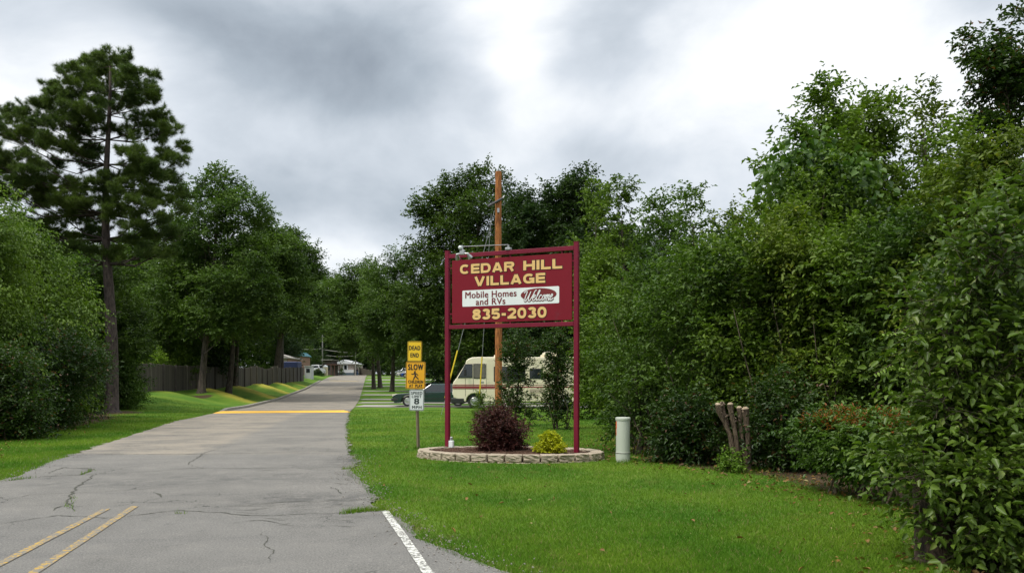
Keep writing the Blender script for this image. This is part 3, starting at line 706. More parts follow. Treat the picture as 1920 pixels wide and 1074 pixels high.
def block_text(mb, s, x0, x1, z0, z1, y, mi, mo, sp=.13):
    tot = 0; items = []
    for ch in s: g_, W_g = glyph(ch); items.append((g_, tot)); tot += W_g+sp
    tot -= sp; sx = (x1-x0)/tot; sz = z1-z0
    for w_, dy, m_i in ((TH_+.10, 0, mo), (TH_, -.004, mi)):
        k = 0
        for g_, ox in items:
            for pts, closed in g_:
                if m_i == mo and not closed:   # lengthen the outline strokes
                    a = Vector(pts[0])-Vector(pts[1]); c = Vector(pts[-1])-Vector(pts[-2]); a.normalize(); c.normalize()
                    pts = [tuple(Vector(pts[0])+a*.05)]+list(pts[1:-1])+[tuple(Vector(pts[-1])+c*.05)]
                for q in strokes(pts, closed, w_):
                    mb.add([(x0+(ox+v.x)*sx, y+dy-k*.0003, z0+v.y*sz) for v in q], [(0, 1, 2, 3)], m_i)
                k = (k+1) % 5
def smooth_path(pts, sub=5):
    out = []; P = [Vector(p) for p in pts]; n = len(P)
    for i in range(n-1):
        p0, p1, p2, p3 = P[max(i-1, 0)], P[i], P[i+1], P[min(i+2, n-1)]
        for j in range(sub):
            t = j/sub; out.append(.5*((2*p1)+(p2-p0)*t+(2*p0-5*p1+4*p2-p3)*t*t+(3*p1-p0-3*p2+p3)*t**3))
    return [tuple(v) for v in out+[P[-1]]]
SCRIPT = [[(.1,2.3),(.5,2.8),(1.0,2.6),(.8,1.2),(.9,.2),(1.3,.3),(1.9,1.8),(2.15,2.7)],[(2.15,2.7),(1.9,1.2),(2.1,.2),(2.5,.3),(3.1,1.6),(3.5,2.8),(3.9,3.0)],[(3.1,.9),(3.7,1.1),(3.9,1.5),(3.6,1.75),(3.3,1.3),(3.3,.6),(3.6,.2),(4.1,.5),(4.5,1.2)],
 [(4.4,1.0),(4.9,2.2),(5.0,2.9),(4.7,2.8),(4.5,1.6),(4.5,.6),(4.7,.2),(5.1,.5)],[(6.0,1.4),(5.7,1.65),(5.35,1.3),(5.3,.6),(5.6,.2),(6.1,.5)],[(6.7,1.6),(6.35,1.2),(6.3,.5),(6.6,.2),(6.95,.6),(6.95,1.3),(6.7,1.6),(7.2,1.4)],
 [(7.15,1.5),(7.4,1.5),(7.3,.2)],[(7.35,.9),(7.7,1.6),(7.9,1.4),(7.8,.2)],[(7.85,.9),(8.2,1.6),(8.4,1.4),(8.35,.5),(8.5,.2),(8.8,.5)],[(8.7,.9),(9.2,1.1),(9.4,1.5),(9.15,1.75),(8.85,1.3),(8.85,.6),(9.15,.2),(9.8,.7)]]
# ------------------------------------------------------------------ the village board
YL, YR = 15.3, 14.25
pl = P3(839.3, 838, YL); pr = P3(1081, 848, YR)
SB = empty('village_sign', (pl.x, pl.y, pl.z), math.atan2(pr.y-pl.y, pr.x-pl.x), 'large maroon village name board in a steel post frame over the stone flower bed', 'sign')
W = math.hypot(pr.x-pl.x, pr.y-pl.y)
zz = lambda py: CAMZ+(HZ-py)/F*YL-pl.z
for xx, dz in ((0, 0), (W, -.0)):
    mb = MB(); mb.box(xx-.04, xx+.04, -.04, .04, -.35, zz(471.6), bev=.006); mb.box(xx-.042, xx+.042, -.042, .042, zz(471.6)+.001, zz(471.6)+.012)
    mb.build('post', M_['maroon'], SB)
mb = MB(); mb.box(.041, W-.041, -.036, .036, zz(485.2), zz(477.6), bev=.005); mb.build('top_rail', M_['maroon'], SB)
mb = MB(); mb.box(.041, W-.041, -.036, .036, zz(617.2), zz(609.8), bev=.005); mb.build('bottom_rail', M_['maroon'], SB)
bx0, bx1 = .0396*W, .9693*W; bz0, bz1 = zz(606.5), zz(489.5); BW, BH = bx1-bx0, bz1-bz0
mb = MB(); mb.box(bx0, bx1, -.018, .018, bz0, bz1, bev=.004)
board = mb.build('board', M_['board'], SB)
bks = []
for t in (.08, .5, .92): bks += [(bx0+BW*t-.012, bx0+BW*t+.012, -.012, .012, zz(609.8), bz0-.001), (bx0+BW*t-.012, bx0+BW*t+.012, -.012, .012, bz1+.001, zz(485.2))]
for t in (.15, .88): bks += [(.041, bx0-.001, -.012, .012, bz0+BH*t-.012, bz0+BH*t+.012), (bx1+.001, W-.041, -.012, .012, bz0+BH*t-.012, bz0+BH*t+.012)]
for q in bks: mb = MB(); mb.box(*q); mb.build('bracket', M_['maroon'], SB)
mb = MB(); y0 = -.0215; UX = lambda u: bx0+BW*u; VZ = lambda v: bz1-BH*v
for s, u0, u1, v0, v1 in (("CEDAR", .073, .537, .077, .222), ("HILL", .612, .925, .077, .222), ("VILLAGE", .197, .79, .278, .424), ("835-2030", .182, .80, .79, .952)):
    block_text(mb, s, UX(u0), UX(u1), VZ(v1), VZ(v0), y0, 0, 1)
mb.build('lettering', [M_['gold'], M_['edge']], board)
mb = MB(); mb.prism(rrect(UX(.093), UX(.9), VZ(.742), VZ(.487), .02), -.0205, -.0185)
wp = mb.build('white_panel', M_['signwhite'], SB)
mb = MB(); y0 = -.0235
put_text(mb, "Mobile Homes", UX(.12), UX(.555), VZ(.612), VZ(.512), y0, 0, .0, spacing=1.05, bold=.028)
put_text(mb, "and RVs", UX(.212), UX(.462), VZ(.725), VZ(.625), y0, 0, .0, spacing=1.05, bold=.028)
ex, ez, ea, eb = UX(.735), VZ(.605), BW*.145, BH*.098
mb.add([(ex+ea*math.cos(2*PI*i/40), y0, ez+.004+eb*math.sin(2*PI*i/40)+.10*ea*math.cos(2*PI*i/40)*0) for i in range(40)], [tuple(range(40))], 0)
for w_, m_i, dy in ((.62, 0, -.002), (.27, 1, -.006)):
    for i, st in enumerate(SCRIPT):
        for a, q in enumerate(strokes(smooth_path([(x_+y_*.30, y_*1.05) for x_, y_ in st]), False, w_)):
            mb.add([(UX(.60)+v.x*BW*.262/10.3, y0+dy-i*.0003-(a % 2)*.0001, VZ(.70)+v.y*BH*.165/3.1) for v in q], [(0, 1, 2, 3)], m_i)
mb.build('lettering', [M_['redprint'], M_['signwhite']], wp)
# lamp arm
fx = empty('sign_floodlight', (pl.x, pl.y, pl.z), SB.rotation_euler.z, 'twin silver floodlight heads on a thin arm clamped to the maroon top rail', 'floodlight')
ax_ = .49*W; zt = zz(477.6); EP = Vector((.84, -1.0, zz(466)-.27))
mb = MB(); mb.box(ax_-.05, ax_+.05, -.05, .05, zt+.002, zt+.05, bev=.01); mb.tube([(ax_, 0, zt+.05), (ax_, 0, zt+.10)], .018); mb.build('clamp', M_['metal'], fx)
mb = MB(); mb.tube([(ax_-.02, 0, zt+.06), (ax_, -.02, zt+.10), EP+Vector((0, 0, .11))], .008, 8); mb.tube([EP+Vector((0, 0, .13)), EP+Vector((0, 0, -.02))], .016); mb.build('arm', M_['metal'], fx)
mb = MB(); mb.box(EP.x-.045, EP.x+.045, EP.y-.03, EP.y+.03, EP.z-.03, EP.z+.05, bev=.01); mb.tube([EP+Vector((-.12, 0, -.02)), EP, EP+Vector((.12, 0, -.02))], .014); mb.build('junction_box', M_['metal'], fx)
for sx in (-1, 1):
    d = Vector((sx*.25, .62, -.70)).normalized(); q = d.to_track_quat('Z', 'Y').to_matrix().to_4x4()
    Mx = Matrix.Translation(EP+Vector((sx*.10, .0, -.02))) @ q @ Matrix.Scale(.68, 4)
    mb = MB(); mb.lathe([(.012, -.03), (.03, -.02), (.034, .03), (.05, .06), (.068, .12), (.07, .135), (.06, .13)], 18, 0, Mx)
    h = mb.build('lamp_head', M_['chrome'], fx, smooth=True)
    mb = MB(); mb.lathe([(.001, .128), (.058, .128), (.05, .1), (.001, .09)], 16, 0, Mx); mb.build('lamp_glass', mat('frosted_bulb', (.75, .77, .74), .2), h, smooth=True)
for sx in (-1,):
    Mx = Matrix.Translation(EP+Vector((-.02, -.01, .06))) @ Vector((-.3, -.4, .9)).to_track_quat('Z', 'Y').to_matrix().to_4x4()
    mb = MB(); mb.lathe([(.01, 0), (.03, .02), (.034, .05), (.012, .07)], 14, 0, Mx); mb.build('sensor', M_['signwhite'], fx, smooth=True)
# outlet box at foot of left post
ob = empty('outlet_box', (pl.x+.075, pl.y-.08, pl.z), SB.rotation_euler.z, 'small grey electrical outlet box at the foot of the left maroon post', 'outlet box')
mb = MB(); mb.box(-.045, .045, -.03, .03, 0, .13, bev=.008); mb.build('box', M_['signwhite'], ob)
mb = MB(); mb.box(-.022, .022, -.022, .022, .131, .2, bev=.01); mb.build('conduit', M_['metal'], ob)

# ------------------------------------------------------------------ traffic signs on one post
tb = P3(785, 835, 16.56); tb.z = Hs(tb.x, tb.y)
ST = empty('traffic_sign', tb, 0, 'leaning wooden post carrying yellow dead end, slow children and white speed limit plates', 'traffic sign')
k = 16.56/F; lx = lambda px: (px-960)*k-tb.x; lz = lambda py: CAMZ+(HZ-py)*k-tb.z
mb = MB(); mb.tube([(0, .03, -.3), (lx(782), .03, lz(770)), (lx(777.5), .03, lz(640))], [.034, .032, .03], 4); mb.build('post', M_['postwood'], ST)
def plate(name, px0, px1, py0, py1, tilt, colr, border, writing, bmat):
    cx, cz = lx((px0+px1)/2), lz((py0+py1)/2); w, h = (px1-px0)*k, (py1-py0)*k
    e = MB(); Mx = Matrix.Translation((cx, 0, cz)) @ Matrix.Rotation(math.radians(tilt), 4, 'Y')
    e.prism(rrect(-w/2, w/2, -h/2, h/2, .022), -.004, .002, M=Mx); o = e.build(name, colr, ST)
    t = MB()
    for a, th in ((border, .009),):
        for (x0, x1, z0, z1) in ((-w/2+a, w/2-a, h/2-a-th, h/2-a), (-w/2+a, w/2-a, -h/2+a, -h/2+a+th), (-w/2+a, -w/2+a+th, -h/2+a+th, h/2-a-th), (w/2-a-th, w/2-a, -h/2+a+th, h/2-a-th)):
            t.add([Mx @ Vector(p) for p in ((x0, -.006, z0), (x1, -.006, z0), (x1, -.006, z1), (x0, -.006, z1))], [(0, 1, 2, 3)])
    writing(t, Mx, w, h); t.build('lettering', bmat, o); return o
def W_(t, Mx, s, x0, x1, z0, z1, off=.03, sp=1.15):
    off = 0
    q = MB(); put_text(q, s, x0, x1, z0, z1, -.0065, 0, off, spacing=sp, bold=.045); t.add([Mx @ Vector(v) for v in q.v], q.f)
plate('dead_end_plate', 764, 791, 639.5, 677.5, .8, M_['yellow'], .006, lambda t, M, w, h: (W_(t, M, "DEAD", -w*.38, w*.38, h*.07, h*.27), W_(t, M, "END", -w*.28, w*.28, -h*.29, -h*.09)), M_['black'])
def slow(t, M, w, h):
    W_(t, M, "SLOW", -w*.38, w*.38, h*.2, h*.41, .02); W_(t, M, "CHILDREN", -w*.37, w*.39, -h*.29, -h*.18, .02); W_(t, M, "AT  PLAY", -w*.32, w*.35, -h*.44, -h*.33, .02)
    def L(pts, r):
        for a, c in zip(pts[:-1], pts[1:]):
            a = Vector(a); c = Vector(c); d = (c-a).normalized(); n = Vector((-d.y, d.x))*r; a = a-d*r*.7; c = c+d*r*.7
            t.add([M @ Vector((q.x*w, -.0066-.0001*len(t.f), q.y*h)) for q in (a-n, c-n, c+n, a+n)], [(0, 1, 2, 3)])
    t.add([M @ Vector(((-.035+.042*math.cos(i*PI/5))*w, -.0065, (.135+.033*math.sin(i*PI/5))*h)) for i in range(10)], [tuple(range(10))])
    L([(-.01, .09), (.02, -.02)], .045); L([(-.02, .08), (-.10, .04), (-.17, .05)], .02); L([(0, .08), (.09, .05), (.15, .0)], .02)
    L([(.02, -.02), (.10, -.08), (.17, -.13)], .025); L([(.02, -.03), (-.04, -.09), (-.07, -.15)], .028)
plate('slow_children_plate', 761, 797.5, 678, 729, .8, M_['amber'], .008, slow, M_['black'])
plate('speed_limit_plate', 767.5, 795, 730, 769.5, .8, M_['signwhite'], .007, lambda t, M, w, h: (W_(t, M, "SPEED", -w*.38, w*.38, h*.27, h*.40, .03), W_(t, M, "LIMIT", -w*.32, w*.32, h*.11, h*.23, .03),
      W_(t, M, "8", -w*.16, w*.16, -h*.19, h*.08, .05), W_(t, M, "MPH", -w*.3, w*.33, -h*.41, -h*.27, .03)), mat('dark_green_print', (.02, .035, .03), .5))

# ------------------------------------------------------------------ stone flower bed
cb = Vector((-.05, 14.45, 0)); th0 = math.radians(-15); EA, EB = 1.55, 1.0
bed = empty('flower_bed', cb, th0, 'raised oval flower bed edged with tan split stone blocks under the village sign', 'flower bed')
def ring(t, a=EA, b_=EB): return Vector((a*math.cos(t), b_*math.sin(t), 0))
rg3 = random.Random(8); blocks = []
def block_mesh(i):
    r = np.random.default_rng(i+50); l = .262; n = 5; mb = MB(); mb.box(-l/2, l/2, -.095, .095, 0, .118, bev=.01)
    import bmesh
    me = bpy.data.meshes.new('stone_block'); me.from_pydata(mb.v, [], [tuple(f) for f in mb.f]); bm = bmesh.new(); bm.from_mesh(me)
    bmesh.ops.recalc_face_normals(bm, faces=bm.faces); bmesh.ops.subdivide_edges(bm, edges=[e for e in bm.edges if e.calc_length() > .05], cuts=3, use_grid_fill=True)
    for v in bm.verts:
        if abs(v.co.y) > .07: v.co.y += r.normal()*.008
        v.co += Vector(r.normal(size=3)*.0022)
    bm.to_mesh(me); bm.free(); me.materials.append(M_['block']); return me
bms = [block_mesh(i) for i in range(6)]
# equal arc spacing
ts = np.linspace(0, 2*PI, 2000); pp = np.stack([EA*np.cos(ts), EB*np.sin(ts)], 1); L = np.concatenate([[0], np.cumsum(np.linalg.norm(np.diff(pp, axis=0), axis=1))])
R0 = Matrix.Rotation(th0, 3, 'Z')
for c in (0, 1):
    nb = int(L[-1]/.272)
    for i in range(nb):
        t = float(np.interp((i+.5*c)*L[-1]/nb, L, ts)); p = ring(t, EA+.02*c, EB+.02*c); tg = Vector((-EA*math.sin(t), EB*math.cos(t), 0))
        if c == 1 and math.sin(t) > .2: continue
        wp_ = R0 @ p+cb
        o = bpy.data.objects.new('stone_block', bms[rg3.randrange(6)]); link(o, bed)
        top = .105+.02*math.cos(t+1.2); o.location = (p.x, p.y, top-.118-.121*c-.0); o.scale = (1, 1, rg3.uniform(.96, 1.02))
        o.rotation_euler = (rg3.uniform(-.03, .03), rg3.uniform(-.02, .02), math.atan2(tg.y, tg.x)+rg3.uniform(-.05, .05)+(PI if rg3.random() < .5 else 0))
mv = [(0, 0, .10)]; mf = []; nr, nt_ = 9, 40; r_ = random.Random(3)
for i in range(1, nr+1):
    for j in range(nt_):
        t = 2*PI*j/nt_; q = i/nr; p = ring(t, (EA-.05)*q, (EB-.05)*q); mv.append((p.x, p.y, .10-.045*q*q+r_.uniform(-.012, .012)))
mf += [(0, 1+j, 1+(j+1) % nt_) for j in range(nt_)]
for i in range(nr-1):
    for j in range(nt_): a = 1+i*nt_+j; b2 = 1+i*nt_+(j+1) % nt_; mf.append((a, a+nt_, b2+nt_, b2))
mb = MB(); mb.add(mv, mf)
rc = np.random.default_rng(4)
for i in range(1500):
    t = rc.uniform(0, 2*PI); q = math.sqrt(rc.uniform(0, .95)); p = ring(t, (EA-.07)*q, (EB-.07)*q); z = .105-.045*q*q
    Mx = Matrix.Translation((p.x, p.y, z)) @ Matrix.Rotation(rc.uniform(0, 6), 4, 'Z') @ Matrix.Rotation(rc.uniform(-.5, .5), 4, 'X')
    a = rc.uniform(.012, .035); mb.box(-a, a, -.008, .008, -.004, .006, 0, Mx)
mb.build('mulch', M_['mulch'], bed)

# ------------------------------------------------------------------ pedestal
gp = G(1168, 866)
pd = empty('utility_pedestal', gp, 0, 'pale green plastic utility pedestal tube standing in the lawn right of the sign', 'utility box')
h = .735; mb = MB(); mb.lathe([(.118, -.1), (.118, .16), (.118, .165), (.113, .168), (.113, h-.05), (.113, h-.045)], 40); mb.build('tube_body', M_['pvc'], pd)
mb = MB(); mb.lathe([(.121, h-.045), (.123, h-.03), (.123, h-.008), (.112, h), (.001, h+.006)], 40); mb.build('cap', M_['pvc'], pd, smooth=False)
mb = MB(); mb.lathe([(.1195, .148), (.1215, .150), (.1215, .158), (.1195, .16)], 40); mb.build('band', mat('dark_band', (.12, .12, .1), .6), pd)
mb = MB()
for (a0, a1, z0, z1) in ((172, 200, .56, .67), (172, 194, .44, .56)):
    for i in range(6):
        t0, t1 = [math.radians(a0+(a1-a0)*(i+q)/6) for q in (0, 1)]; r = .1145
        mb.add([(r*math.cos(t0), r*math.sin(t0), z0), (r*math.cos(t1), r*math.sin(t1), z0), (r*math.cos(t1), r*math.sin(t1), z1), (r*math.cos(t0), r*math.sin(t0), z1)], [(0, 1, 2, 3)])
mb.build('warning_sticker', M_['orange'], pd)

# ------------------------------------------------------------------ pruned multi stem stump
gb = G(1392, 882); sp = empty('pruned_shrub', gb, 0, 'cut back crape myrtle stump with bare sawn upright stems before the thicket', 'stump')
sk = gb.y/F
for i, (bx, mx, tx, tpy, r, dy) in enumerate([(1380, 1366, 1347, 758, .040, 0), (1383, 1372, 1357, 756, .03, .1), (1388, 1374, 1367, 757, .036, -.06), (1393, 1386, 1379, 785, .042, .12), (1397, 1393, 1387, 764, .034, .02),
                                       (1401, 1401, 1396, 766, .045, -.03), (1402, 1403, 1401, 768, .04, .13)]):
    f = lambda px: (px-1392)*sk; zt = (882-tpy)*sk; rr = random.Random(i)
    pts = [(f(bx), dy*.3, -.05), (f((bx+mx)/2)+.01, dy*.5, zt*.3), (f(mx)+rr.uniform(-.03, .03), dy*.8, zt*.55), (f((mx+tx)/2)+rr.uniform(-.015, .015), dy*.9, zt*.75), (f(tx)+.01, dy, zt*.9), (f(tx), dy, zt)]
    mb = MB(); mb.tube(pts, [r*1.3, r*1.0, r*.85, r*.8, r*1.1, r*1.25], 9, cap=False)
    for q in range(5): z_ = rr.uniform(.35, .98); a_ = Vector(pts[2]).lerp(Vector(pts[5]), z_); d_ = Vector((rr.uniform(-1, 1), rr.uniform(-1, 0), rr.uniform(.2, 1.4))).normalized(); mb.tube([a_, a_+d_*r*rr.uniform(1.4, 2.3)], [r*.5, r*.38], 6); s = mb.build('stem', M_['stumpbark'], sp, smooth=True)
    p = Vector(pts[-1]); mb = MB(); mb.lathe([(r*1.2, -.015), (r*1.2, .0), (r*.7, .022), (.001, -.01)], 9, 0, Matrix.Translation(p) @ Matrix.Rotation(rr.uniform(-.5, .5), 4, 'X') @ Matrix.Rotation(rr.uniform(-.4, .4), 4, 'Y')); mb.build('cut_end', M_['cutwood'], s)

# ------------------------------------------------------------------ vehicles
def wheel(parent, x, y, r, w=.2, side=-1):
    mb = MB(); mb.lathe([(r*.62, -w/2), (r*.93, -w/2), (r, -w/2+.03), (r, w/2-.03), (r*.93, w/2), (r*.62, w/2)], 26, 0, Matrix.Translation((x, y, r)), axis='y')
    o = mb.build('wheel', M_['rubber'], parent, smooth=False); s = side
    mb = MB(); y0 = y+s*(w/2+.003); mb.lathe([(r*.64, 0), (r*.6, s*.012), (r*.45, -s*.02*0+s*.004), (r*.2, s*.018), (.001, s*.02)], 20, 0, Matrix.Translation((x, y0, r)), axis='y')
    mb.build('rim', M_['rim'], o); return o
def arch(cx, r, z0, n=9):
    a0 = math.asin(min(.95, max(-.2, (z0-.33)/r))) if r else 0
    return [(cx-r*math.cos(a0+(PI-2*a0)*i/n), .33+r*math.sin(a0+(PI-2*a0)*i/n)) for i in range(n+1)]
def car(name, loc, rz, paint, label, Lg=4.7, Wd=1.78, Ht=1.42, style='sedan', group=None, cat='car'):
    R = empty(name, loc, rz, label, cat, group)
    f = Lg/5.3; wx = (.95*f, Lg-1.25*f); belt = Ht*.63; wr = .33
    low = [(.02, .42), (0, .55), (.06, belt*.76), (.25*f, belt*.86), (1.3*f, belt*.95), (1.75*f, belt)]
    if style == 'sedan': low += [(Lg-1.05*f, belt*1.02), (Lg-.2, belt*.96), (Lg-.03, belt*.75), (Lg, .5), (Lg-.05, .32)]
    else: low += [(Lg-.1, belt*1.02), (Lg-.02, .6), (Lg-.03, .32)]
    bot = [(Lg-.1, .22)]+[p for p in reversed(arch(wx[1], .40, .24))]+[p for p in reversed(arch(wx[0], .40, .24))]+[(.12, .22)]
    body = MB(); body.prism(low+bot, -Wd/2, Wd/2)
    # roof shell
    if style == 'sedan': g0, g1, t0, t1 = 1.62*f, Lg-.82*f, 2.35*f, Lg-1.6*f
    else: g0, g1, t0, t1 = 1.5*f, Lg-.12, 2.15*f, Lg-.45
    ins = .17; w2 = Wd/2-.05; zb = belt-.03; zt = Ht
    sh = [(g0, -w2, zb), (g1, -w2, zb), (g1, w2, zb), (g0, w2, zb), (t0, -w2+ins, zt-.03), (t1, -w2+ins, zt-.03), (t1, w2-ins, zt-.03), (t0, w2-ins, zt-.03),
          (t0+.12, -w2+ins+.1, zt), (t1-.12, -w2+ins+.1, zt), (t1-.12, w2-ins-.1, zt), (t0+.12, w2-ins-.1, zt)]
    body.add(sh, [(0, 1, 5, 4), (1, 2, 6, 5), (2, 3, 7, 6), (3, 0, 4, 7), (4, 5, 9, 8), (5, 6, 10, 9), (6, 7, 11, 10), (7, 4, 8, 11), (8, 9, 10, 11)])
    bo = body.build('body', paint, R); bv = bo.modifiers.new('b', 'BEVEL'); bv.width = .035; bv.segments = 2; bv.limit_method = 'ANGLE'
    def lerp4(a, c, d, e, u, v): return tuple(Vector(a).lerp(Vector(c), u).lerp(Vector(e).lerp(Vector(d), u), v))
    def glass(a, c, d, e, u0, u1, n, v0=.12, v1=.88):
        q = [lerp4(a, c, d, e, u, v) for u, v in ((u0, v0), (u1, v0), (u1, v1), (u0, v1))]; n = Vector(n).normalized()*.012
        mb = MB(); qo = [tuple(Vector(p)+n) for p in q]; qi = [tuple(Vector(p)-n*.5) for p in q]
        mb.add(qo+qi, [(0, 1, 2, 3), (7, 6, 5, 4), (0, 4, 5, 1), (1, 5, 6, 2), (2, 6, 7, 3), (3, 7, 4, 0)]); mb.build('window', M_['glass'], R)
    for (a, c, d, e, n) in ((sh[0], sh[1], sh[5], sh[4], (0, -1, .4)), (sh[3], sh[2], sh[6], sh[7], (0, 1, .4))):
        glass(a, c, d, e, .06, .49, n); glass(a, c, d, e, .52, .92, n)
    glass(sh[3], sh[0], sh[4], sh[7], .05, .95, (-1, 0, .8)); glass(sh[1], sh[2], sh[6], sh[5], .05, .95, (1, 0, .8))
    for x in wx:
        for s in (-1, 1): wheel(R, x, s*(Wd/2-.11), wr, .2, s)
    for s in (-1, 1):
        mb = MB(); mb.box(-.01, .28*f, s*(Wd/2-.22)-.2, s*(Wd/2-.22)+.235, belt*.70, belt*.84, bev=.02); mb.build('headlight', mat('headlight_glass', (.72, .66, .55), .15, spec=.8), R)
        mb = MB(); mb.box(Lg-.2, Lg+.012, s*(Wd/2-.2)-.18, s*(Wd/2-.2)+.215, belt*.76, belt*.92, bev=.02); mb.build('tail_light', mat('tail_light_red', (.3, .01, .01), .2), R)
    mb = MB(); mb.box(-.07, .35, -Wd/2-.01, Wd/2+.01, .33, .52, bev=.04); mb.build('bumper', M_['trimblack'] if style == 'sedan' else paint, R)
    mb = MB(); mb.box(Lg-.4, Lg+.05, -Wd/2-.01, Wd/2+.01, .36, .54, bev=.04); mb.build('bumper', M_['trimblack'] if style == 'sedan' else paint, R)
    mb = MB()
    for s in (-1, 1): mb.box(wx[0]+.45, wx[1]-.45, s*(Wd/2+.004)-.008, s*(Wd/2+.004)+.008, .47, .51)
    mb.build('side_trim', M_['trimblack'], R)
    for s in (-1, 1):
        mb = MB(); mb.box(g0+.28, g0+.42, s*(Wd/2+.07)-.09, s*(Wd/2+.07)+.09, belt+.02, belt+.14, bev=.02); mb.build('mirror', paint, R)
    return R
g = atY(738, 52.3); car('parked_sedan', (g.x, g.y+.2, Hs(g.x+2, g.y)+.03), math.radians(1.5), M_['green_car'], 'dark green four door sedan parked nose left behind the speed limit sign', 5.35, 1.9, 1.43)
silver = mat('silver_paint', (.42, .44, .46), .25, metal=.5, coat=.5); white = mat('white_paint', (.72, .73, .73), .3, coat=.5); blue = mat('blue_paint', (.01, .07, .35), .25, coat=.6); grey = mat('grey_paint', (.12, .13, .14), .25, coat=.6)
for px, Y, rz, pt, lab, ht, st in ((737, 165, .0, silver, 'silver car far up the right side lots beyond the tree trunks', 1.6, 'sedan'), (747, 152, -.15, white, 'white car parked beside the blue one in the far lots', 1.4, 'sedan'),
                             (754, 146, -.2, blue, 'bright blue car half hidden by the yellow signs far away', 1.4, 'sedan'), (799, 92, -.35, grey, 'dark grey car just above the green sedan, right of the slow sign', 1.4, 'hatch')):
    g = atY(px, Y); car('parked_car', (g.x, g.y, g.z+.02), rz, pt, lab, 4.6, 1.8, ht, st, 'cars parked in the lots on the right')
# motorhome
g = atY(848.6, 48.5); RV = empty('motorhome', (g.x, g.y, g.z+.0), math.radians(-1), 'cream motorhome with maroon side stripes parked behind the utility pole', 'motorhome')
rx = lambda px: (px-848.6)/31.96; rz_ = lambda py: (766.2-py)/31.96; RW = 2.35
def rarch(cx, r, n=8): return [(cx+r*math.cos(PI*i/n), .38+r*math.sin(PI*i/n)) for i in range(n+1)]
prof_ = [(.06, .62), (0, 1.0), (0, 1.41), (.06, 1.55), (.25, 1.80), (.75, 2.60), (.80, 2.78), (.93, 2.90), (1.15, 2.98), (1.5, 3.0), (7.2, 3.0), (7.33, 2.93), (7.38, 2.8), (7.38, .5)]
botm = rarch(6.55, .46)+rarch(1.28, .5)+[(.72, .38)]
mb = MB(); mb.prism(prof_+[(7.3, .38)]+botm, 0, RW); bo = mb.build('body', M_['cream'], RV)
bv = bo.modifiers.new('b', 'BEVEL'); bv.width = .05; bv.segments = 3; bv.limit_method = 'ANGLE'; bv.angle_limit = math.radians(40)
mb = MB()
for i in range(30):
    z = .66+i*.075
    if 1.12 < z < 1.45: continue
    for a, c in ((rx(912.5), rx(925)), (rx(987), rx(992)), (rx(1018), 7.3)) if rz_(717) < z < rz_(686) else ((2.0, 7.3),):
        if a < 1.95 and z < 1.0: a = 1.95
        mb.box(a, c, -.010, .004, z, z+.052)
mb.build('siding', M_['cream'], RV)
def rvwin(name, poly, m, cur=None):
    mb = MB(); mb.prism([(rx(a), rz_(c)) for a, c in poly], -.022, .01); o = mb.build(name, M_['trimblack'], RV)
    cx = sum(rx(a) for a, c in poly)/len(poly); cz = sum(rz_(c) for a, c in poly)/len(poly)
    mb = MB(); mb.prism([(cx+(rx(a)-cx)*.9, cz+(rz_(c)-cz)*.9) for a, c in poly], -.027, -.021); mb.build('pane', m, o); return o
def rr4(x0, x1, y0, y1, r=1.6): return [(a, y1-(c-y0)) for a, c in rrect(x0, x1, y0, y1, r, 3)]
curtain = mat('curtained_glass', (.13, .12, .10), .25, var=.5, scale=8, spec=.6)
rvwin('window', [(858.3, 709.5), (872.6, 683.5), (886, 683.5), (886, 709.5)], M_['glass']); rvwin('window', rr4(888, 910.8, 683, 710.5), curtain)
rvwin('window', rr4(926, 985, 688, 717), M_['glass']); rvwin('window', rr4(993, 1017.5, 692, 711), M_['glass'])
# windscreen across the sloping nose
mb = MB(); a = Vector((.25, 0, 1.80)); c = Vector((.75, 0, 2.60)); n = Vector((-.85, 0, .53))*.02
q = [a.lerp(c, .05)+Vector((0, .1, 0)), a.lerp(c, .05)+Vector((0, RW-.1, 0)), a.lerp(c, .95)+Vector((0, RW-.1, 0)), a.lerp(c, .95)+Vector((0, .1, 0))]
mb.add([p+n for p in q]+[p-n for p in q], [(0, 1, 2, 3), (7, 6, 5, 4), (0, 4, 5, 1), (1, 5, 6, 2), (2, 6, 7, 3), (3, 7, 4, 0)]); mb.build('windscreen', M_['glass'], RV)
stripe = mat('maroon_stripe', (.24, .03, .04), .4)
mb = MB()
for z0, z1, x0, x1, y in ((1.34, 1.385, .02, 3.2, .02), (1.17, 1.295, .02, 3.15, .02), (1.13, 1.15, .02, 3.2, .02), (1.21, 1.27, 3.3, 7.3, .02), (1.36, 1.38, 3.3, 7.3, .02)): mb.box(x0, x1, -.014, y, z0, z1)
mb.box(-.012, .02, .02, RW-.02, 1.17, 1.295); mb.build('stripe', stripe, RV)
mb = MB(); mb.box(rx(887), rx(888.2), -.012, .01, 1.0, 2.62); mb.box(rx(911.5), rx(912.5), -.012, .01, .95, 2.62); mb.box(.74, .77, -.012, .01, .7, 1.75); mb.build('door_seam', mat('seam_grey', (.3, .27, .2), .6), RV)
mb = MB(); mb.box(rx(993), rx(1021), -.02, .0, rz_(737.5), rz_(730)); mb.box(rx(1000), rx(1012), -.02, .0, rz_(744), rz_(741)); mb.build('vent', mat('vent_tan', (.42, .36, .27), .6), RV)
mb = MB(); mb.box(rx(901), rx(907), -.018, .0, rz_(719), rz_(716)); mb.build('door_handle', M_['metal'], RV)
mb = MB(); mb.box(-.10, .70, -.02, RW+.02, .28, .60, bev=.05); mb.build('bumper', M_['trimblack'], RV)
for yy in (.35, RW-.35): mb = MB(); mb.box(-.03, .05, yy-.2, yy+.2, .78, 1.0, bev=.02); mb.build('headlight', mat('headlight_lens', (.75, .72, .65), .15), RV)
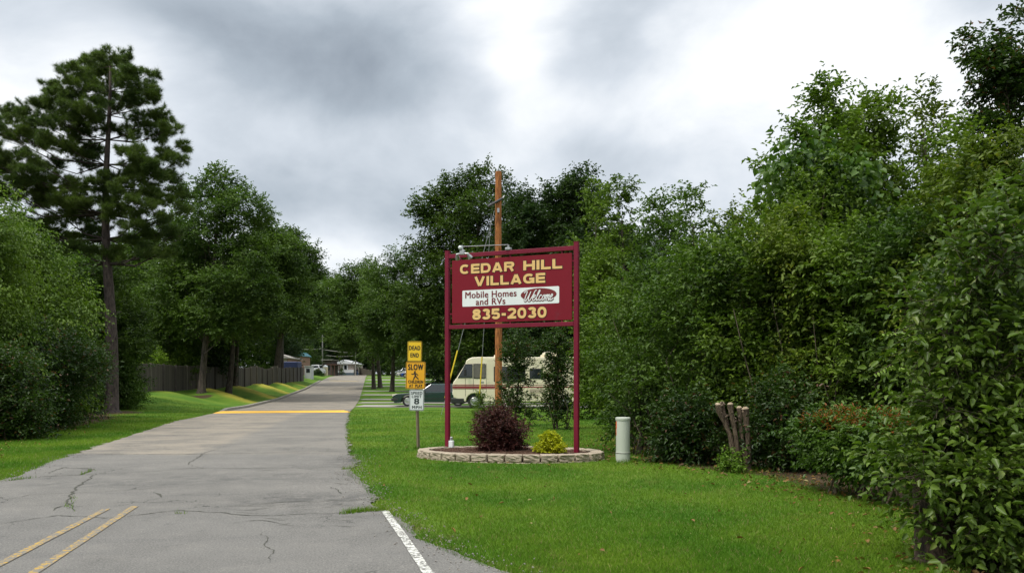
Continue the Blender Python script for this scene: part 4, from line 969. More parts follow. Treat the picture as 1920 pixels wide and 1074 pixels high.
for x in (1.28, 6.55):
    for y, s in ((.2, -1), (RW-.2, 1)): wheel(RV, x, y, .39, .26, s)
mb = MB(); mb.prism([(rx(1013), 3.02), (rx(1016), 3.22), (rx(1024), 3.33), (rx(1046), 3.33), (rx(1051), 3.02)], .75, 1.55); o = mb.build('roof_air_conditioner', M_['cream'], RV); bv = o.modifiers.new('b', 'BEVEL'); bv.width = .06; bv.segments = 2
mb = MB(); mb.box(rx(925), rx(936), .8, 1.2, 3.0, 3.13, bev=.03); mb.build('roof_vent', M_['cream'], RV)
mb = MB(); mb.tube([(.75, -.02, 2.35), (.72, -.2, 2.4), (.74, -.22, 1.95)], .012, 6); mb.box(.68, .80, -.26, -.18, 1.9, 2.3, bev=.02); mb.build('mirror', M_['trimblack'], RV)

# ------------------------------------------------------------------ utility pole with guys
ppos = atY(934.5, 37.5); PO = empty('utility_pole', ppos, 0, 'tall orange brown wooden utility pole rising behind the village sign', 'utility pole')
hp = CAMZ+(HZ-322)/F*37.5-ppos.z
mb = MB(); mb.tube([(0, 0, -.4), (.01, 0, hp*.3), (-.01, 0, hp*.7), (0, 0, hp)], [.17, .162, .15, .142], 18); mb.build('pole', M_['polewood'], PO, smooth=False)
pz = lambda py: CAMZ+(HZ-py)/F*37.5-ppos.z; pxx = lambda px: (px-934.5)/F*37.5
mb = MB(); mb.tube([(pxx(915), -.2, pz(389)), (pxx(943), -.16, pz(373))], .055, 8); mb.tube([(0, 0, pz(377)), (0, -.2, pz(377))], .03); mb.build('crossarm', mat('dark_bracket', (.05, .05, .055), .6), PO)
mb = MB(); mb.tube([(pxx(943), -.16, pz(373)), (pxx(946), -.16, pz(368))], [.04, .03]); mb.build('insulator', M_['metal'], PO); mb = MB(); mb.tube([(0, -.18, pz(400)), (0, -.18, pz(392))], .05); mb.build('wire_clamp', M_['metal'], PO)
wirem = mat('steel_wire', (.3, .31, .31), .5, metal=.5); yg = mat('yellow_guard', (.72, .52, .02), .5)
for (ta, tb_, gpx, gpy, y0_, y1_, lab) in (((927, 395), None, 826, 769, 657, 745, 'steel guy wire with yellow guard slanting left behind the left sign post'), ((921, 400), None, 897, 764, 668, 742, 'steep steel guy wire with yellow guard in front of the motorhome cab')):
    gg = atY(gpx, 37.5 if gpx > 850 else 36.5); gw = empty('guy_wire', gg, 0, lab, 'guy wire', 'guy wires of the utility pole')
    top = P3(ta[0], ta[1], 37.3)-gg; mb = MB(); mb.tube([(0, 0, -.1), top], .011, 5); mb.build('wire', wirem, gw)
    f = lambda py: (CAMZ+(HZ-py)/F*36.9-gg.z)/top.z
    mb = MB(); a, c = top*f(y1_), top*f(y0_); mb.tube([a, c], .032, 7); mb.build('guard', yg, gw)

# ------------------------------------------------------------------ board fence on the left
fn = empty('board_fence', (0, 0, 0), 0, 'long dark weathered privacy fence of upright boards behind the left bank', 'fence')
A = (-23.3, 44.0); B_ = (-23.93, 52.5); C2 = (-28.6, 113.5); pts = [(-30, 43.2), A, B_, C2]
mb = MB(); rf = random.Random(2); post = []
for (a, c) in zip(pts[:-1], pts[1:]):
    Ln = math.hypot(c[0]-a[0], c[1]-a[1]); n = int(Ln/.15); ang = math.atan2(c[1]-a[1], c[0]-a[0])
    for i in range(n):
        t = (i+.5)/n; x, y = a[0]+(c[0]-a[0])*t, a[1]+(c[1]-a[1])*t
        z0 = Hs(x, y)-.02; ht = (1.86 if y < 80 else 1.86+.0*y)+rf.uniform(-.02, .02)
        Mx = Matrix.Translation((x, y, z0)) @ Matrix.Rotation(ang, 4, 'Z') @ Matrix.Rotation(rf.uniform(-.006, .006), 4, 'Y')
        mb.prism([(-.072, 0), (.072, 0), (.072, ht-.03), (.045, ht), (-.045, ht), (-.072, ht-.03)], -.012, .012, 'y', 0, Mx)
    for i in range(int(Ln/2.5)): post.append((a[0]+(c[0]-a[0])*i/int(Ln/2.5), a[1]+(c[1]-a[1])*i/int(Ln/2.5), ang))
def island_wood(base, var):
    m = bpy.data.materials.new('fence_boards'); m.use_nodes = True; nt = m.node_tree; Bq = NB(nt); p = nt.nodes['Principled BSDF']
    g_ = Bq.new('ShaderNodeNewGeometry'); r = g_.outputs['Random Per Island']
    c = Bq.mix(Bq.m('ADD', Bq.m('MULTIPLY', r, .6), Bq.m('MULTIPLY', Bq.noise(g_.outputs['Position'], 3, 5), .5)), tuple(v*.45 for v in base), tuple(v*1.6 for v in base))
    nt.links.new(c, p.inputs['Base Color']); p.inputs['Roughness'].default_value = .9; return m
mb.build('board_panel', island_wood((.062, .052, .043), .5), fn)
for i, (x, y, a) in enumerate(post):
    mb = MB(); Mx = Matrix.Translation((x+.065, y, Hs(x, y)-.1)) @ Matrix.Rotation(a, 4, 'Z'); mb.box(-.05, .05, -.05, .05, 0, 2.0, 0, Mx)
    o = mb.build('post', M_['fencepost'] if i % 4 in (1, 2) else M_['fence'], fn)

# ------------------------------------------------------------------ far end of the lane
def fbox(mb, px0, px1, py0, py1, Y, depth, mi=0, bev=.02): 
    a = P3(px0, py1, Y); c = P3(px1, py0, Y); mb.box(a.x, c.x, Y, Y+depth, a.z, c.z, mi, bev=bev)
pinkm = mat('pale_pink_siding', (.50, .42, .38), .7); roofw = mat('white_metal_roof', (.80, .82, .83), .5); bluesk = mat('blue_grey_skirting', (.10, .15, .19), .7); brown = mat('brown_paint', (.10, .04, .03), .7)
beige = mat('beige_siding', (.44, .36, .28), .8); roofg = mat('grey_roof', (.36, .33, .30), .8); tan = mat('tan_brown_siding', (.23, .13, .09), .8); conc = mat('pole_concrete', (.34, .33, .30), .8)
g = atY(644.5, 198); hm = empty('mobile_home', (g.x, g.y, g.z), math.radians(2), 'pale pink mobile home with a white gable roof at the end of the lane', 'mobile home')
w2 = 2.35; mb = MB(); mb.box(-w2, w2, 0, 15, .55, 2.75); mb.build('wall', pinkm, hm)
mb = MB(); mb.prism([(-w2-.2, 2.7), (w2+.2, 2.7), (w2+.2, 2.8), (0, 3.75), (-w2-.2, 2.8)], -.35, 15.3); mb.build('roof', roofw, hm)
mb = MB(); mb.box(-w2-.01, w2+.01, -.015, 15.01, -.3, .6); mb.build('skirting', bluesk, hm)
mb = MB(); mb.box(-w2-.02, w2+.02, -.03, -.001, .62, 1.35); mb.build('white_band', roofw, hm)
mb = MB(); mb.box(-.15, 1.0, -.05, .0, 1.3, 2.5); o = mb.build('window', roofw, hm); mb = MB(); mb.box(.1, .75, -.07, -.045, 1.4, 2.4); mb.build('pane', M_['glass'], o)
g = atY(545, 120); tr = empty('mobile_home', (P3(538.5, 700, 120).x, 120, g.z), math.radians(7), 'beige and brown mobile home with grey roof showing above the fence end', 'mobile home')
mb = MB(); mb.box(-1.15, 0, 0, 14, 0, 3.0); mb.build('wall', beige, tr)
mb = MB(); mb.box(0.001, .04, .1, 14, .2, 2.95); mb.build('side_cladding', tan, tr)
mb = MB(); mb.prism([(-1.45, 3.0), (.35, 3.0), (.35, 3.12), (-.9, 3.6), (-1.45, 3.35)], -.3, 14.4); mb.build('roof', roofg, tr)
bt = MB(); fbox(bt, 522, 557.5, 677.5, 712, 116.5, 2.5, bev=.1); 
tp_ = bt.build('covered_trailer', mat('dark_blue_tarp', (.012, .022, .085), .6, bump=.3)); tag(tp_, 'dark blue tarpaulin covered load showing just above the fence top', 'covered load')
g = atY(577, 126); sh = empty('shed', (P3(571, 700, 126).x, 126, g.z), 0, 'small grey white shed with a window at the end of the fence', 'shed')
mb = MB(); mb.box(0, 1.0, 0, 1.6, -.2, 1.85); mb.box(-.08, 1.1, -.1, 1.7, 1.85, 1.93); mb.build('wall', mat('grey_white_wall', (.42, .44, .44), .7), sh)
mb = MB(); mb.box(.25, .8, -.03, 0.0, .9, 1.5); mb.build('window', M_['glass'], sh)
g = atY(587, 160); car('parked_van', (g.x+.5, g.y+4.4, g.z+.2), math.radians(-92), white, 'white van facing the lane beside the grey shed far away', 4.6, 1.85, 1.85, 'hatch', cat='van')
g = atY(609.3, 165); bo_ = empty('booth', (g.x, g.y, g.z), 0, 'narrow pale yellow booth with a white domed top at the lane end', 'booth')
mb = MB(); mb.box(-.42, .42, 0, .8, -.2, 1.75, bev=.03); mb.build('wall', mat('pale_yellow', (.56, .50, .32), .7), bo_)
mb = MB(); mb.lathe([(.48, 1.76), (.46, 1.9), (.3, 2.08), (.01, 2.15)], 14, 0, Matrix.Translation((0, .4, 0))); mb.build('roof', roofw, bo_)
mb = MB(); mb.box(-.15, .15, -.02, 0.0, .8, 1.35); mb.build('window', M_['glass'], bo_)
g = atY(620, 176); cp = empty('carport', (g.x, g.y, g.z), 0, 'dark brown flat roofed carport on thin posts beside the pale mobile home', 'carport')
mb = MB(); mb.box(-.9, .95, 0, 5, 2.3, 2.5); mb.build('roof', brown, cp)
for x in (-.8, .1, .8):
    for y in (.1, 4.9): mb = MB(); mb.box(x-.06, x+.06, y-.06, y+.06, -.3, 2.3); mb.build('post', brown, cp)
mb = MB(); mb.box(-.85, .6, 4.5, 4.6, -.1, 2.3); mb.build('back_wall', mat('dark_shed_wall', (.06, .045, .04), .8), cp)
g = atY(615, 186); rh = empty('flat_roof_house', (g.x, g.y, g.z), 0, 'dark brown house with thin pale flat roof behind the booth', 'house')
mb = MB(); mb.box(-1.2, .8, 0, 6, -.2, 3.4); mb.build('wall', mat('dark_brown_wall', (.07, .05, .05), .8), rh); mb = MB(); mb.box(-1.5, 1.1, -.5, 6.5, 3.4, 3.52); mb.build('roof', conc, rh)
mb = MB(); mb.box(-.4, .4, -.04, 0, 1.2, 2.4); mb.build('window', M_['glass'], rh)
g = atY(556, 150); te = empty('teal_roof_house', (g.x, g.y, g.z), 0, 'house with teal metal roof above the beige mobile home', 'house')
mb = MB(); mb.box(-1.0, .5, 0, 8, -.2, 3.5); mb.build('wall', tan, te)
mb = MB(); mb.prism([(-1.2, 3.5), (.7, 3.5), (.7, 3.6), (-.2, 4.3), (-1.2, 3.9)], -.4, 8.4); mb.build('roof', mat('teal_roof', (.02, .12, .15), .5), te)
for px, py0, Y, lab in ((544.5, 640, 135, 'pale utility pole above the beige mobile home'), (604.5, 628, 190, 'pale utility pole rising between the far trees left of centre'), (666.5, 651, 196, 'pale utility pole just right of the pale pink mobile home')):
    g = atY(px, Y); o = empty('distant_utility_pole', g, 0, lab, 'utility pole', 'distant utility poles'); ht = CAMZ+(HZ-py0)/F*Y-g.z
    mb = MB(); mb.tube([(0, 0, -.3), (0, 0, ht)], [.16, .12], 8); mb.build('pole', conc, o)
    mb = MB(); mb.box(-.5, .5, -.05, .05, ht-.5, ht-.4); mb.build('crossarm', conc, o)
for i, (a, c, lab) in enumerate((((606, 655, 190), (697, 662, 150), 'upper pale overhead wire crossing above the far mobile home'), ((612, 666, 188), (665, 666.5, 195), 'lower overhead wire above the carport roof'), ((548, 652, 135), (604, 653, 190), 'overhead wire running right from the pole by the beige home'))):
    p, q = P3(*a), P3(*c); mb = MB(); pt = [p.lerp(q, t/8)-Vector((0, 0, .25*math.sin(PI*t/8))) for t in range(9)]; mb.tube(pt, .045, 5); tag(mb.build('overhead_wire', conc), lab, 'wire', 'overhead wires at the lane end')
# fence and steps behind the person
f2 = empty('picket_fence', (0, 0, 0), 0, 'low weathered wooden fence at the far right end of the lane', 'fence'); mb = MB(); a = P3(674, 703, 205); c = P3(702, 703, 190); rr_ = random.Random(1)
for i in range(26):
    p = a.lerp(c, i/25); z = Hs(p.x, p.y); mb.box(p.x-.07, p.x+.07, p.y-.02, p.y+.02, z-.1, z+1.9-i*.035+rr_.uniform(-.03, .03))
mb.build('board_panel', M_['fencepost'], f2); mb = MB()
for i in (0, 8, 16, 25): p = a.lerp(c, i/25); z = Hs(p.x, p.y); mb.box(p.x-.06, p.x+.06, p.y+.03, p.y+.15, z-.2, z+2.0-i*.035)
mb.build('post', M_['fence'], f2)
# person walking at the lane end
g = atY(669.8, 196); PE = empty('person', g, 0, 'distant person in dark top and blue jeans walking near the lane end', 'person')
J = [(0, 0, .95), (0, .0, 1.15), (0, 0, 1.38), (0, 0, 1.5), (0, -.01, 1.62), (0, -.01, 1.72), (.18, 0, 1.40), (.23, .05, 1.13), (.22, -.06, .90), (-.18, 0, 1.40), (-.23, -.05, 1.13), (-.22, -.16, .92), (.09, 0, .88), (.11, -.09, .48), (.11, -.08, .08), (.11, -.2, .03), (-.09, 0, .88), (-.10, .08, .48), (-.10, .2, .10), (-.10, .1, .04)]
Ed = [(0, 1), (1, 2), (2, 3), (3, 4), (4, 5), (2, 6), (6, 7), (7, 8), (2, 9), (9, 10), (10, 11), (0, 12), (12, 13), (13, 14), (14, 15), (0, 16), (16, 17), (17, 18), (18, 19)]
Rr = [.15, .14, .15, .06, .09, .08, .065, .045, .035, .065, .045, .035, .1, .07, .05, .04, .1, .07, .05, .04]
me = bpy.data.meshes.new('body'); me.from_pydata(J, Ed, []); bo = bpy.data.objects.new('body', me); link(bo)
sk_ = bo.modifiers.new('s', 'SKIN'); bo.modifiers.new('u', 'SUBSURF').levels = 1
for v, r in zip(me.skin_vertices[0].data, Rr): v.radius = (r, r*.8)
me.skin_vertices[0].data[0].use_root = True
dg = bpy.context.evaluated_depsgraph_get(); me2 = bpy.data.meshes.new_from_object(bo.evaluated_get(dg)); bo.modifiers.clear(); bo.data = me2; bo.parent = PE
skin = mat('skin', (.42, .26, .19), .6); shirt = mat('dark_top', (.02, .02, .03), .8); jeans = mat('blue_jeans', (.04, .08, .2), .8); hair = mat('dark_hair', (.02, .015, .012), .7)
me2.materials.clear()
for m in (skin, shirt, jeans): me2.materials.append(m)
for p in me2.polygons: z = p.center.z; p.material_index = 2 if (z < .98 and abs(p.center.x) < .19) else (0 if z > 1.49 or z < .98 else 1)
mb = MB(); mb.lathe([(.04, 1.6), (.105, 1.64), (.105, 1.72), (.07, 1.79), (.01, 1.81)], 12, 0, Matrix.Translation((0, .02, 0))); mb.build('hair', hair, PE, smooth=True)
# ------------------------------------------------------------------ planting around the sign
def fixed_bush(name, cx, cy, z, hw, ht, leafm, n, label, cat, seed, size, L, m, up, shape='round', nb=22, r0=.02, wid=.5, six=True, stemsN=0, cover=.75):
    rng = np.random.default_rng(seed); bl = envelope((cx, cy, z), ht, hw, rng, nb, .12, shape)
    return tree(name, (cx, cy, z), bl, L_[leafm], n, L, m, size, label, cat, None, r0, six, seed, M_['stem'], up=up, wid=wid, part_names=('stem', 'foliage'), limb_r=.7, inner=.3)
p = P3(937, 845, 14.5); fixed_bush('purple_bush', p.x, 14.5, .06, .42, .78, 'purple', 2300, 'wide dark purple leaved bush growing in the stone flower bed', 'bush', 3, .034, .17, 9, .55)
p = P3(1031, 845, 14.15); fixed_bush('golden_bush', p.x, 14.1, .05, .175, .36, 'gold', 1000, 'small bright yellow green bush right of the purple one', 'bush', 4, .034, .09, 8, .7, nb=14)
g = atY(968, 26); bush('upright_shrub', 968, 26, 618, 27, 'tall dark upright shrub just right of the utility pole', 'holly', 'shrub', 5, 1.5, .075, .3, 9, shape='column', n=22, six=True, r0=.03, up=.9)
bush('upright_shrub', 1045, 24.5, 618, 30, 'tall dark narrow shrub on the lawn left of the right sign post', 'holly', 'shrub', 6, 1.3, .075, .3, 9, shape='column', n=22, six=True, r0=.03, up=.9)
bush('small_shrub', 904, 27, 738, 20, 'small feathery green shrub showing above the purple bush', 'thick', 'shrub', 7, 1.2, .05, .25, 9, n=10, up=.9)
bush('stump_shoots', 1375, 12.0, 846, 27, 'small yellow green bush at the foot of the pruned stump', 'light', 'bush', 8, 1.2, .045, .14, 8, six=True, n=12, up=.6, inner=.3)
# foreground trunk on the right
g = G(1752, 1052); M_['darktrunk'] = bark_mat('dark_trunk_bark', (.028, .019, .013), (.12, .078, .048), 22, 5); ft = empty('tree_trunk', g, 0, 'thick dark brown trunk base at lower right under the near bush', 'tree'); rng = np.random.default_rng(2)
mb = MB(); tp, tr = trunk_mb((0, 0, 0), (.05, .2, .95), .125, rng, r1=.07, wig=.1, flare=1.35); mb.tube(tp, tr, 12); mb.tube([(.06, .04, -.1), (.16, .1, .5), (.3, .25, 1.1)], [.10, .08, .05], 8); mb.build('trunk', M_['darktrunk'], ft, smooth=True)

# ------------------------------------------------------------------ pine
g = G(207, 773); PY = g.y
pb = [(205, 110, 26), (235, 118, 22), (175, 122, 24), (140, 135, 24), (150, 165, 34), (200, 150, 36), (245, 150, 30), (280, 135, 14), (275, 165, 24), (95, 165, 17), (115, 190, 28), (75, 200, 26), (60, 222, 26), (110, 225, 36),
      (160, 205, 38), (210, 195, 34), (255, 190, 26), (290, 180, 17), (20, 215, 26), (30, 250, 26), (60, 265, 34), (110, 265, 32), (155, 250, 28), (195, 235, 18), (270, 225, 22), (305, 215, 24), (325, 240, 20), (295, 255, 24), (345, 275, 15),
      (335, 300, 18), (310, 290, 20), (10, 310, 30), (45, 330, 34), (90, 310, 26), (110, 340, 30), (150, 345, 18), (250, 320, 26), (290, 320, 30), (320, 335, 26), (275, 350, 30), (235, 355, 26), (195, 370, 24), (145, 375, 30), (95, 370, 26), (60, 375, 30), (20, 360, 30),
      (300, 375, 22), (260, 385, 28), (215, 400, 26), (165, 405, 30), (120, 410, 28), (180, 440, 26), (250, 420, 26), (300, 410, 20), (120, 445, 24), (80, 430, 26), (40, 420, 28), (240, 450, 20), (-30, 300, 40), (-40, 360, 40), (-20, 240, 30), (330, 365, 22), (295, 440, 24), (325, 440, 20), (345, 395, 18), (200, 340, 26), (60, 300, 26), (150, 300, 30), (180, 280, 22), (260, 290, 28), (240, 250, 22), (130, 375, 30), (270, 470, 22), (310, 470, 20), (150, 470, 26), (90, 470, 24), (215, 475, 22), (20, 460, 30), (60, 350, 26)]
rng = np.random.default_rng(11); bl = np.array(px_blobs(pb, PY, rng, dj=1.1, fz=.7)); gz = np.array(g)
PT = empty('pine_tree', g, 0, 'tall dark pine with tufted needles and bare reddish trunk at left', 'tree')
loc = bl.copy(); loc[:, :3] -= gz; ttop = (P3(207, 125, PY)-g)
tp, tr = trunk_mb((0, 0, 0), ttop, .31, rng, wig=.35, r1=.05, seg=14, flare=1.7)
mb = MB(); mb.tube(tp, tr, 14); tpa = np.array(tp)
for b_ in loc:
    c = b_[:3]; zt = min(c[2]-abs(c[0])*.15-.3, tpa[-1][2]-.3); j = int(np.argmin(abs(tpa[:, 2]-zt))); s = tpa[j]; m1 = s+(c-s)*.5-np.array([0, 0, .12*abs(c[0]-s[0])]); rr = max(.022, tr[j]*.28)
    mb.tube([s, m1, c], [rr, rr*.7, rr*.3], 5)
    for q in range(4):
        e = c+rdir(rng, 1)[0]*b_[3:]*.9; mb.tube([m1+(c-m1)*rng.uniform(.3, 1), e], [rr*.35, rr*.15], 4)
for _ in range(9):
    z = rng.uniform(3.5, 9); j = int(np.argmin(abs(tpa[:, 2]-z))); d = rdir(rng, 1)[0]; d[2] = abs(d[2])*.2; mb.tube([tpa[j], tpa[j]+d*rng.uniform(.5, 1.4)], [.03, .008], 4)
mb.build('trunk', M_['pinebark'], PT, smooth=True)
O, D = make_sprays(loc, 11500, rng, .6, .35, .6, 1.12, clump=.46); Vn, Fn = needle_tufts(O, D, 60, .24, .012, rng); np_mesh('crown', Vn, Fn, L_['pine'], PT)

# ------------------------------------------------------------------ broadleaf trees with traced crowns
def traced(name, gpx, Y, lst, leafm, n, size, label, r0, seed, base=None, m=9, L=.7, topx=None, **kw):
    g = base or G(*gpx); Y = Y or g.y; rng = np.random.default_rng(seed); bl = px_blobs(lst, Y, rng, .55)
    tp = min(lst, key=lambda q: q[1]); top = P3(topx or tp[0], tp[1]+38, Y)-g
    return tree(name, g, bl, L_[leafm], n, L, m, size, label, 'tree', kw.pop('group', None), r0, False, seed, top=top, r1=.05, **kw)
traced('oak_tree', (378, 736), None, [(385, 342, 22), (410, 335, 20), (440, 365, 26), (470, 385, 24), (488, 405, 18), (350, 380, 26), (395, 385, 32), (430, 410, 32), (465, 430, 30), (335, 430, 34), (375, 440, 36), (350, 480, 40), (410, 480, 42), (455, 480, 38), (320, 520, 38),
   (370, 535, 46), (430, 540, 46), (480, 530, 36), (330, 580, 42), (390, 595, 44), (445, 600, 44), (500, 580, 34), (360, 612, 24), (420, 615, 26), (300, 560, 30)], 'oak', 4600, .21, 'spreading oak on the left bank, nearest of the trees in front of the fence', .26, 21, L=.8)
traced('oak_tree', (428, 724), None, [(500, 455, 26), (520, 480, 34), (480, 500, 34), (540, 510, 28), (500, 545, 40), (545, 560, 36), (460, 570, 40), (510, 590, 34), (550, 595, 22), (470, 612, 26), (430, 614, 24)], 'oak', 3000, .22,
   'second oak on the left bank with leaves hanging low over the fence', .26, 22, L=.9, topx=455, base=atY(428, 69))
traced('oak_tree', (441, 722), 74, [(475, 470, 24), (455, 500, 28), (490, 525, 30), (450, 550, 30), (480, 580, 28), (445, 590, 24)], 'oakd', 1300, .22, 'slim oak close behind the second oak trunk on the left bank', .2, 29, L=.9, topx=452, base=atY(440, 74))
traced('oak_tree', (527, 711), 110, [(530, 480, 20), (545, 510, 26), (530, 545, 26), (560, 560, 24), (540, 585, 22)], 'oakd', 1000, .3, 'twin trunk oak standing beside the darker third oak', .35, 30, L=1.2, topx=532, base=atY(526.5, 109))
traced('oak_tree', (517, 711), 105, [(520, 455, 22), (545, 450, 18), (560, 475, 26), (580, 490, 18), (535, 490, 28), (575, 520, 26), (595, 535, 18), (550, 540, 34), (590, 565, 22), (560, 585, 34), (585, 600, 20), (530, 592, 28), (560, 605, 22), (505, 600, 20)], 'oakd', 2800, .30,
   'darker third oak farther along the fence beside the lane', .5, 23, L=1.3, base=atY(517, 106))
traced('oak_tree', (850, 745), 66, [(905, 335, 18), (935, 350, 20), (880, 350, 24), (850, 350, 18), (825, 365, 20), (800, 385, 20), (845, 385, 30), (890, 390, 34), (935, 390, 26), (785, 412, 18), (815, 425, 28), (860, 435, 38), (910, 440, 36), (945, 430, 20), (800, 465, 26), (840, 485, 34), (890, 490, 38), (940, 480, 28),
   (790, 510, 30), (830, 535, 38), (880, 550, 40), (770, 560, 36), (810, 590, 40), (860, 600, 44), (920, 560, 40), (770, 625, 34), (815, 650, 34), (870, 660, 36), (910, 630, 36), (940, 670, 28), (960, 620, 36)], 'oakd', 5200, .23,
   'big dark oak filling the sky left of the utility pole', .38, 24, L=.9, base=atY(858, 66))
traced('slender_tree', (735, 734), None, [(742, 475, 10), (738, 500, 14), (725, 525, 20), (752, 520, 18), (700, 510, 14), (740, 550, 30), (710, 560, 26), (765, 555, 22), (735, 595, 34), (700, 605, 28), (770, 600, 28), (750, 640, 30), (715, 645, 28), (780, 650, 22)], 'oak', 2200, .23,
   'right hand one of three slim trunks beside the driveways', .24, 25, L=1.1, group='three slim trees right of the lane')
traced('slender_tree', (713, 728), 99, [(655, 520, 20), (675, 530, 22), (640, 550, 22), (690, 545, 24), (665, 570, 28), (700, 585, 24), (640, 600, 24), (680, 615, 30), (710, 640, 24), (650, 640, 20)], 'oakd', 1700, .26, 'middle of three slim trunks beside the driveways', .27, 26, L=1.2, topx=702, base=atY(713, 99), group='three slim trees right of the lane')
traced('slender_tree', (701, 729), 95, [(690, 500, 12), (700, 530, 18), (620, 545, 16), (640, 575, 20), (695, 575, 24), (670, 600, 26), (640, 625, 22), (700, 630, 24), (670, 650, 20)], 'oak', 1500, .25, 'left hand one of three slim trunks nearest the lane edge', .24, 27, L=1.1, topx=697, group='three slim trees right of the lane')
traced('leafy_tree', (1040, 745), 58, [(990, 385, 24), (1020, 390, 28), (1050, 370, 26), (1080, 355, 22), (1105, 335, 14), (1085, 375, 28), (1110, 380, 24), (965, 400, 24), (1000, 425, 34), (1050, 420, 40), (1100, 425, 34), (975, 460, 36), (1030, 480, 42), (1090, 480, 40), (990, 520, 40), (1050, 540, 44), (1100, 540, 38), (980, 590, 40),
   (1040, 600, 44), (1100, 600, 40), (1000, 650, 36), (1060, 660, 38), (1110, 660, 34), (960, 540, 30)], 'far', 4600, .23, 'dense dark tree behind the top right of the village sign', .3, 28, L=.9, base=atY(1040, 58))
# ------------------------------------------------------------------ background trees built from shared crowns
def proto(kind, leafm, n, size, seed, L=1.1):
    rng = np.random.default_rng(seed); bl = envelope((0, 0, 0), 14, 4.2, rng, 26, .2, kind)
    return tree('background_tree', (0, 0, 0), bl, L_[leafm], n, L, 9, size, 'x', 'tree', None, .28, False, seed)
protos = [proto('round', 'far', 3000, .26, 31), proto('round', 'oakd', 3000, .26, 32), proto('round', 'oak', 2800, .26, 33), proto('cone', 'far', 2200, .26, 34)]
used = set()
def bgtree(px, Y, top, k, label, group, sx=1.0, seed=0):
    g = atY(px, Y); hgt = CAMZ+(HZ-top)/F*Y-g.z; r = protos[k]
    if k in used: r = copy_tree(r)
    used.add(k); s = hgt/14.2; r.location = g; r.scale = (s*sx, s*sx, s); r.rotation_euler = (0, 0, seed*1.7+px*.01)
    r['label'] = label; r['category'] = 'tree'; r['group'] = group
grp = 'trees behind the left fence'
for i, (px, Y, top, k, sx) in enumerate([(20, 62, 455, 0, 1.1), (80, 66, 440, 1, 1.1), (145, 70, 470, 0, 1.1), (205, 66, 455, 2, 1.1), (262, 70, 430, 1, 1.1), (318, 66, 470, 2, 1.0), (370, 74, 455, 0, 1.1), (430, 104, 500, 1, 1.1), (490, 128, 520, 0, 1.1), (545, 165, 560, 1, 1.2)]):
    bgtree(px, Y, top, k, 'leafy tree behind the left fence, %s' % ['behind the far left hedge growth', 'partly behind the low pine boughs at left', 'left of the pine trunk', 'directly behind the pine trunk', 'just right of the pine trunk', 'left of the nearest oak trunk', 'straight behind the nearest oak trunk', 'right of the nearest oak trunk', 'behind the third oak trunk', 'above the blue tarpaulin'][i], grp, sx, i)
grp = 'trees at the far end of the lane'
for i, (px, Y, top, k, sx, lb) in enumerate([(588, 210, 560, 0, 1.3, 'dark far tree above the white van'), (618, 235, 545, 0, 1.4, 'dark far tree above the carport'), (650, 240, 560, 1, 1.5, 'dark far tree above the pale pink home roof'), (690, 225, 540, 0, 1.3, 'dark far tree behind the fence at the lane end'),
      (728, 200, 560, 0, 1.3, 'dark far tree above the silver car'), (765, 180, 560, 1, 1.3, 'dark far tree behind the yellow signs'), (560, 190, 570, 3, 1.3, 'pointed dark far tree over the teal roof'), (800, 150, 560, 0, 1.3, 'dark tree behind the grey car at right of the signs'), (636, 260, 520, 2, 1.3, 'tallest greener tree over the end of the lane'), (845, 120, 540, 0, 1.2, 'dark tree behind the big oak and motorhome nose')]):
    bgtree(px, Y, top, k, lb, grp, sx, i+20)
grp = 'dark trees behind the motorhome'
for i, (px, Y, top, k, sx, lb) in enumerate([(900, 78, 480, 0, 1.2, 'dark tree behind the motorhome cab'), (955, 74, 440, 1, 1.2, 'dark tree behind the utility pole and sign'), (1010, 80, 430, 0, 1.2, 'dark tree behind the sign board centre'), (1075, 76, 420, 1, 1.2, 'dark tree behind the right sign post'), (1135, 70, 430, 0, 1.2, 'dark tree just right of the sign, above the hedge edge'),
      (870, 88, 520, 3, 1.2, 'pointed dark tree beyond the motorhome nose'), (1190, 60, 420, 0, 1.1, 'dark tree rising behind the thicket right of the sign')]):
    bgtree(px, Y, top, k, lb, grp, sx, i+40)
bush('trimmed_hedge', 595, 150, 693, 12, 'low dark rounded hedge in front of the white van', 'far', 'hedge', 61, 2.0, .2, .4, 6, n=8)
bush('roadside_shrub', 628, 188, 686, 5, 'tiny dark round shrub left of the pale pink home front', 'far', 'shrub', 62, 2.0, .2, .4, 6, n=6)
bush('roadside_shrub', 640, 190, 686, 6, 'small round green shrub before the pale pink home wall', 'oak', 'shrub', 63, 2.0, .2, .4, 6, n=6)
bush('yellow_shrub', 285, 60, 650, 26, 'yellow green bush peeping over the fence left of the oak', 'light', 'shrub', 64, 1.2, .16, .5, 8)
bush('yellow_shrub', 335, 64, 648, 24, 'bright green bush over the fence beside the oak trunk', 'fresh', 'shrub', 65, 1.2, .16, .5, 8)

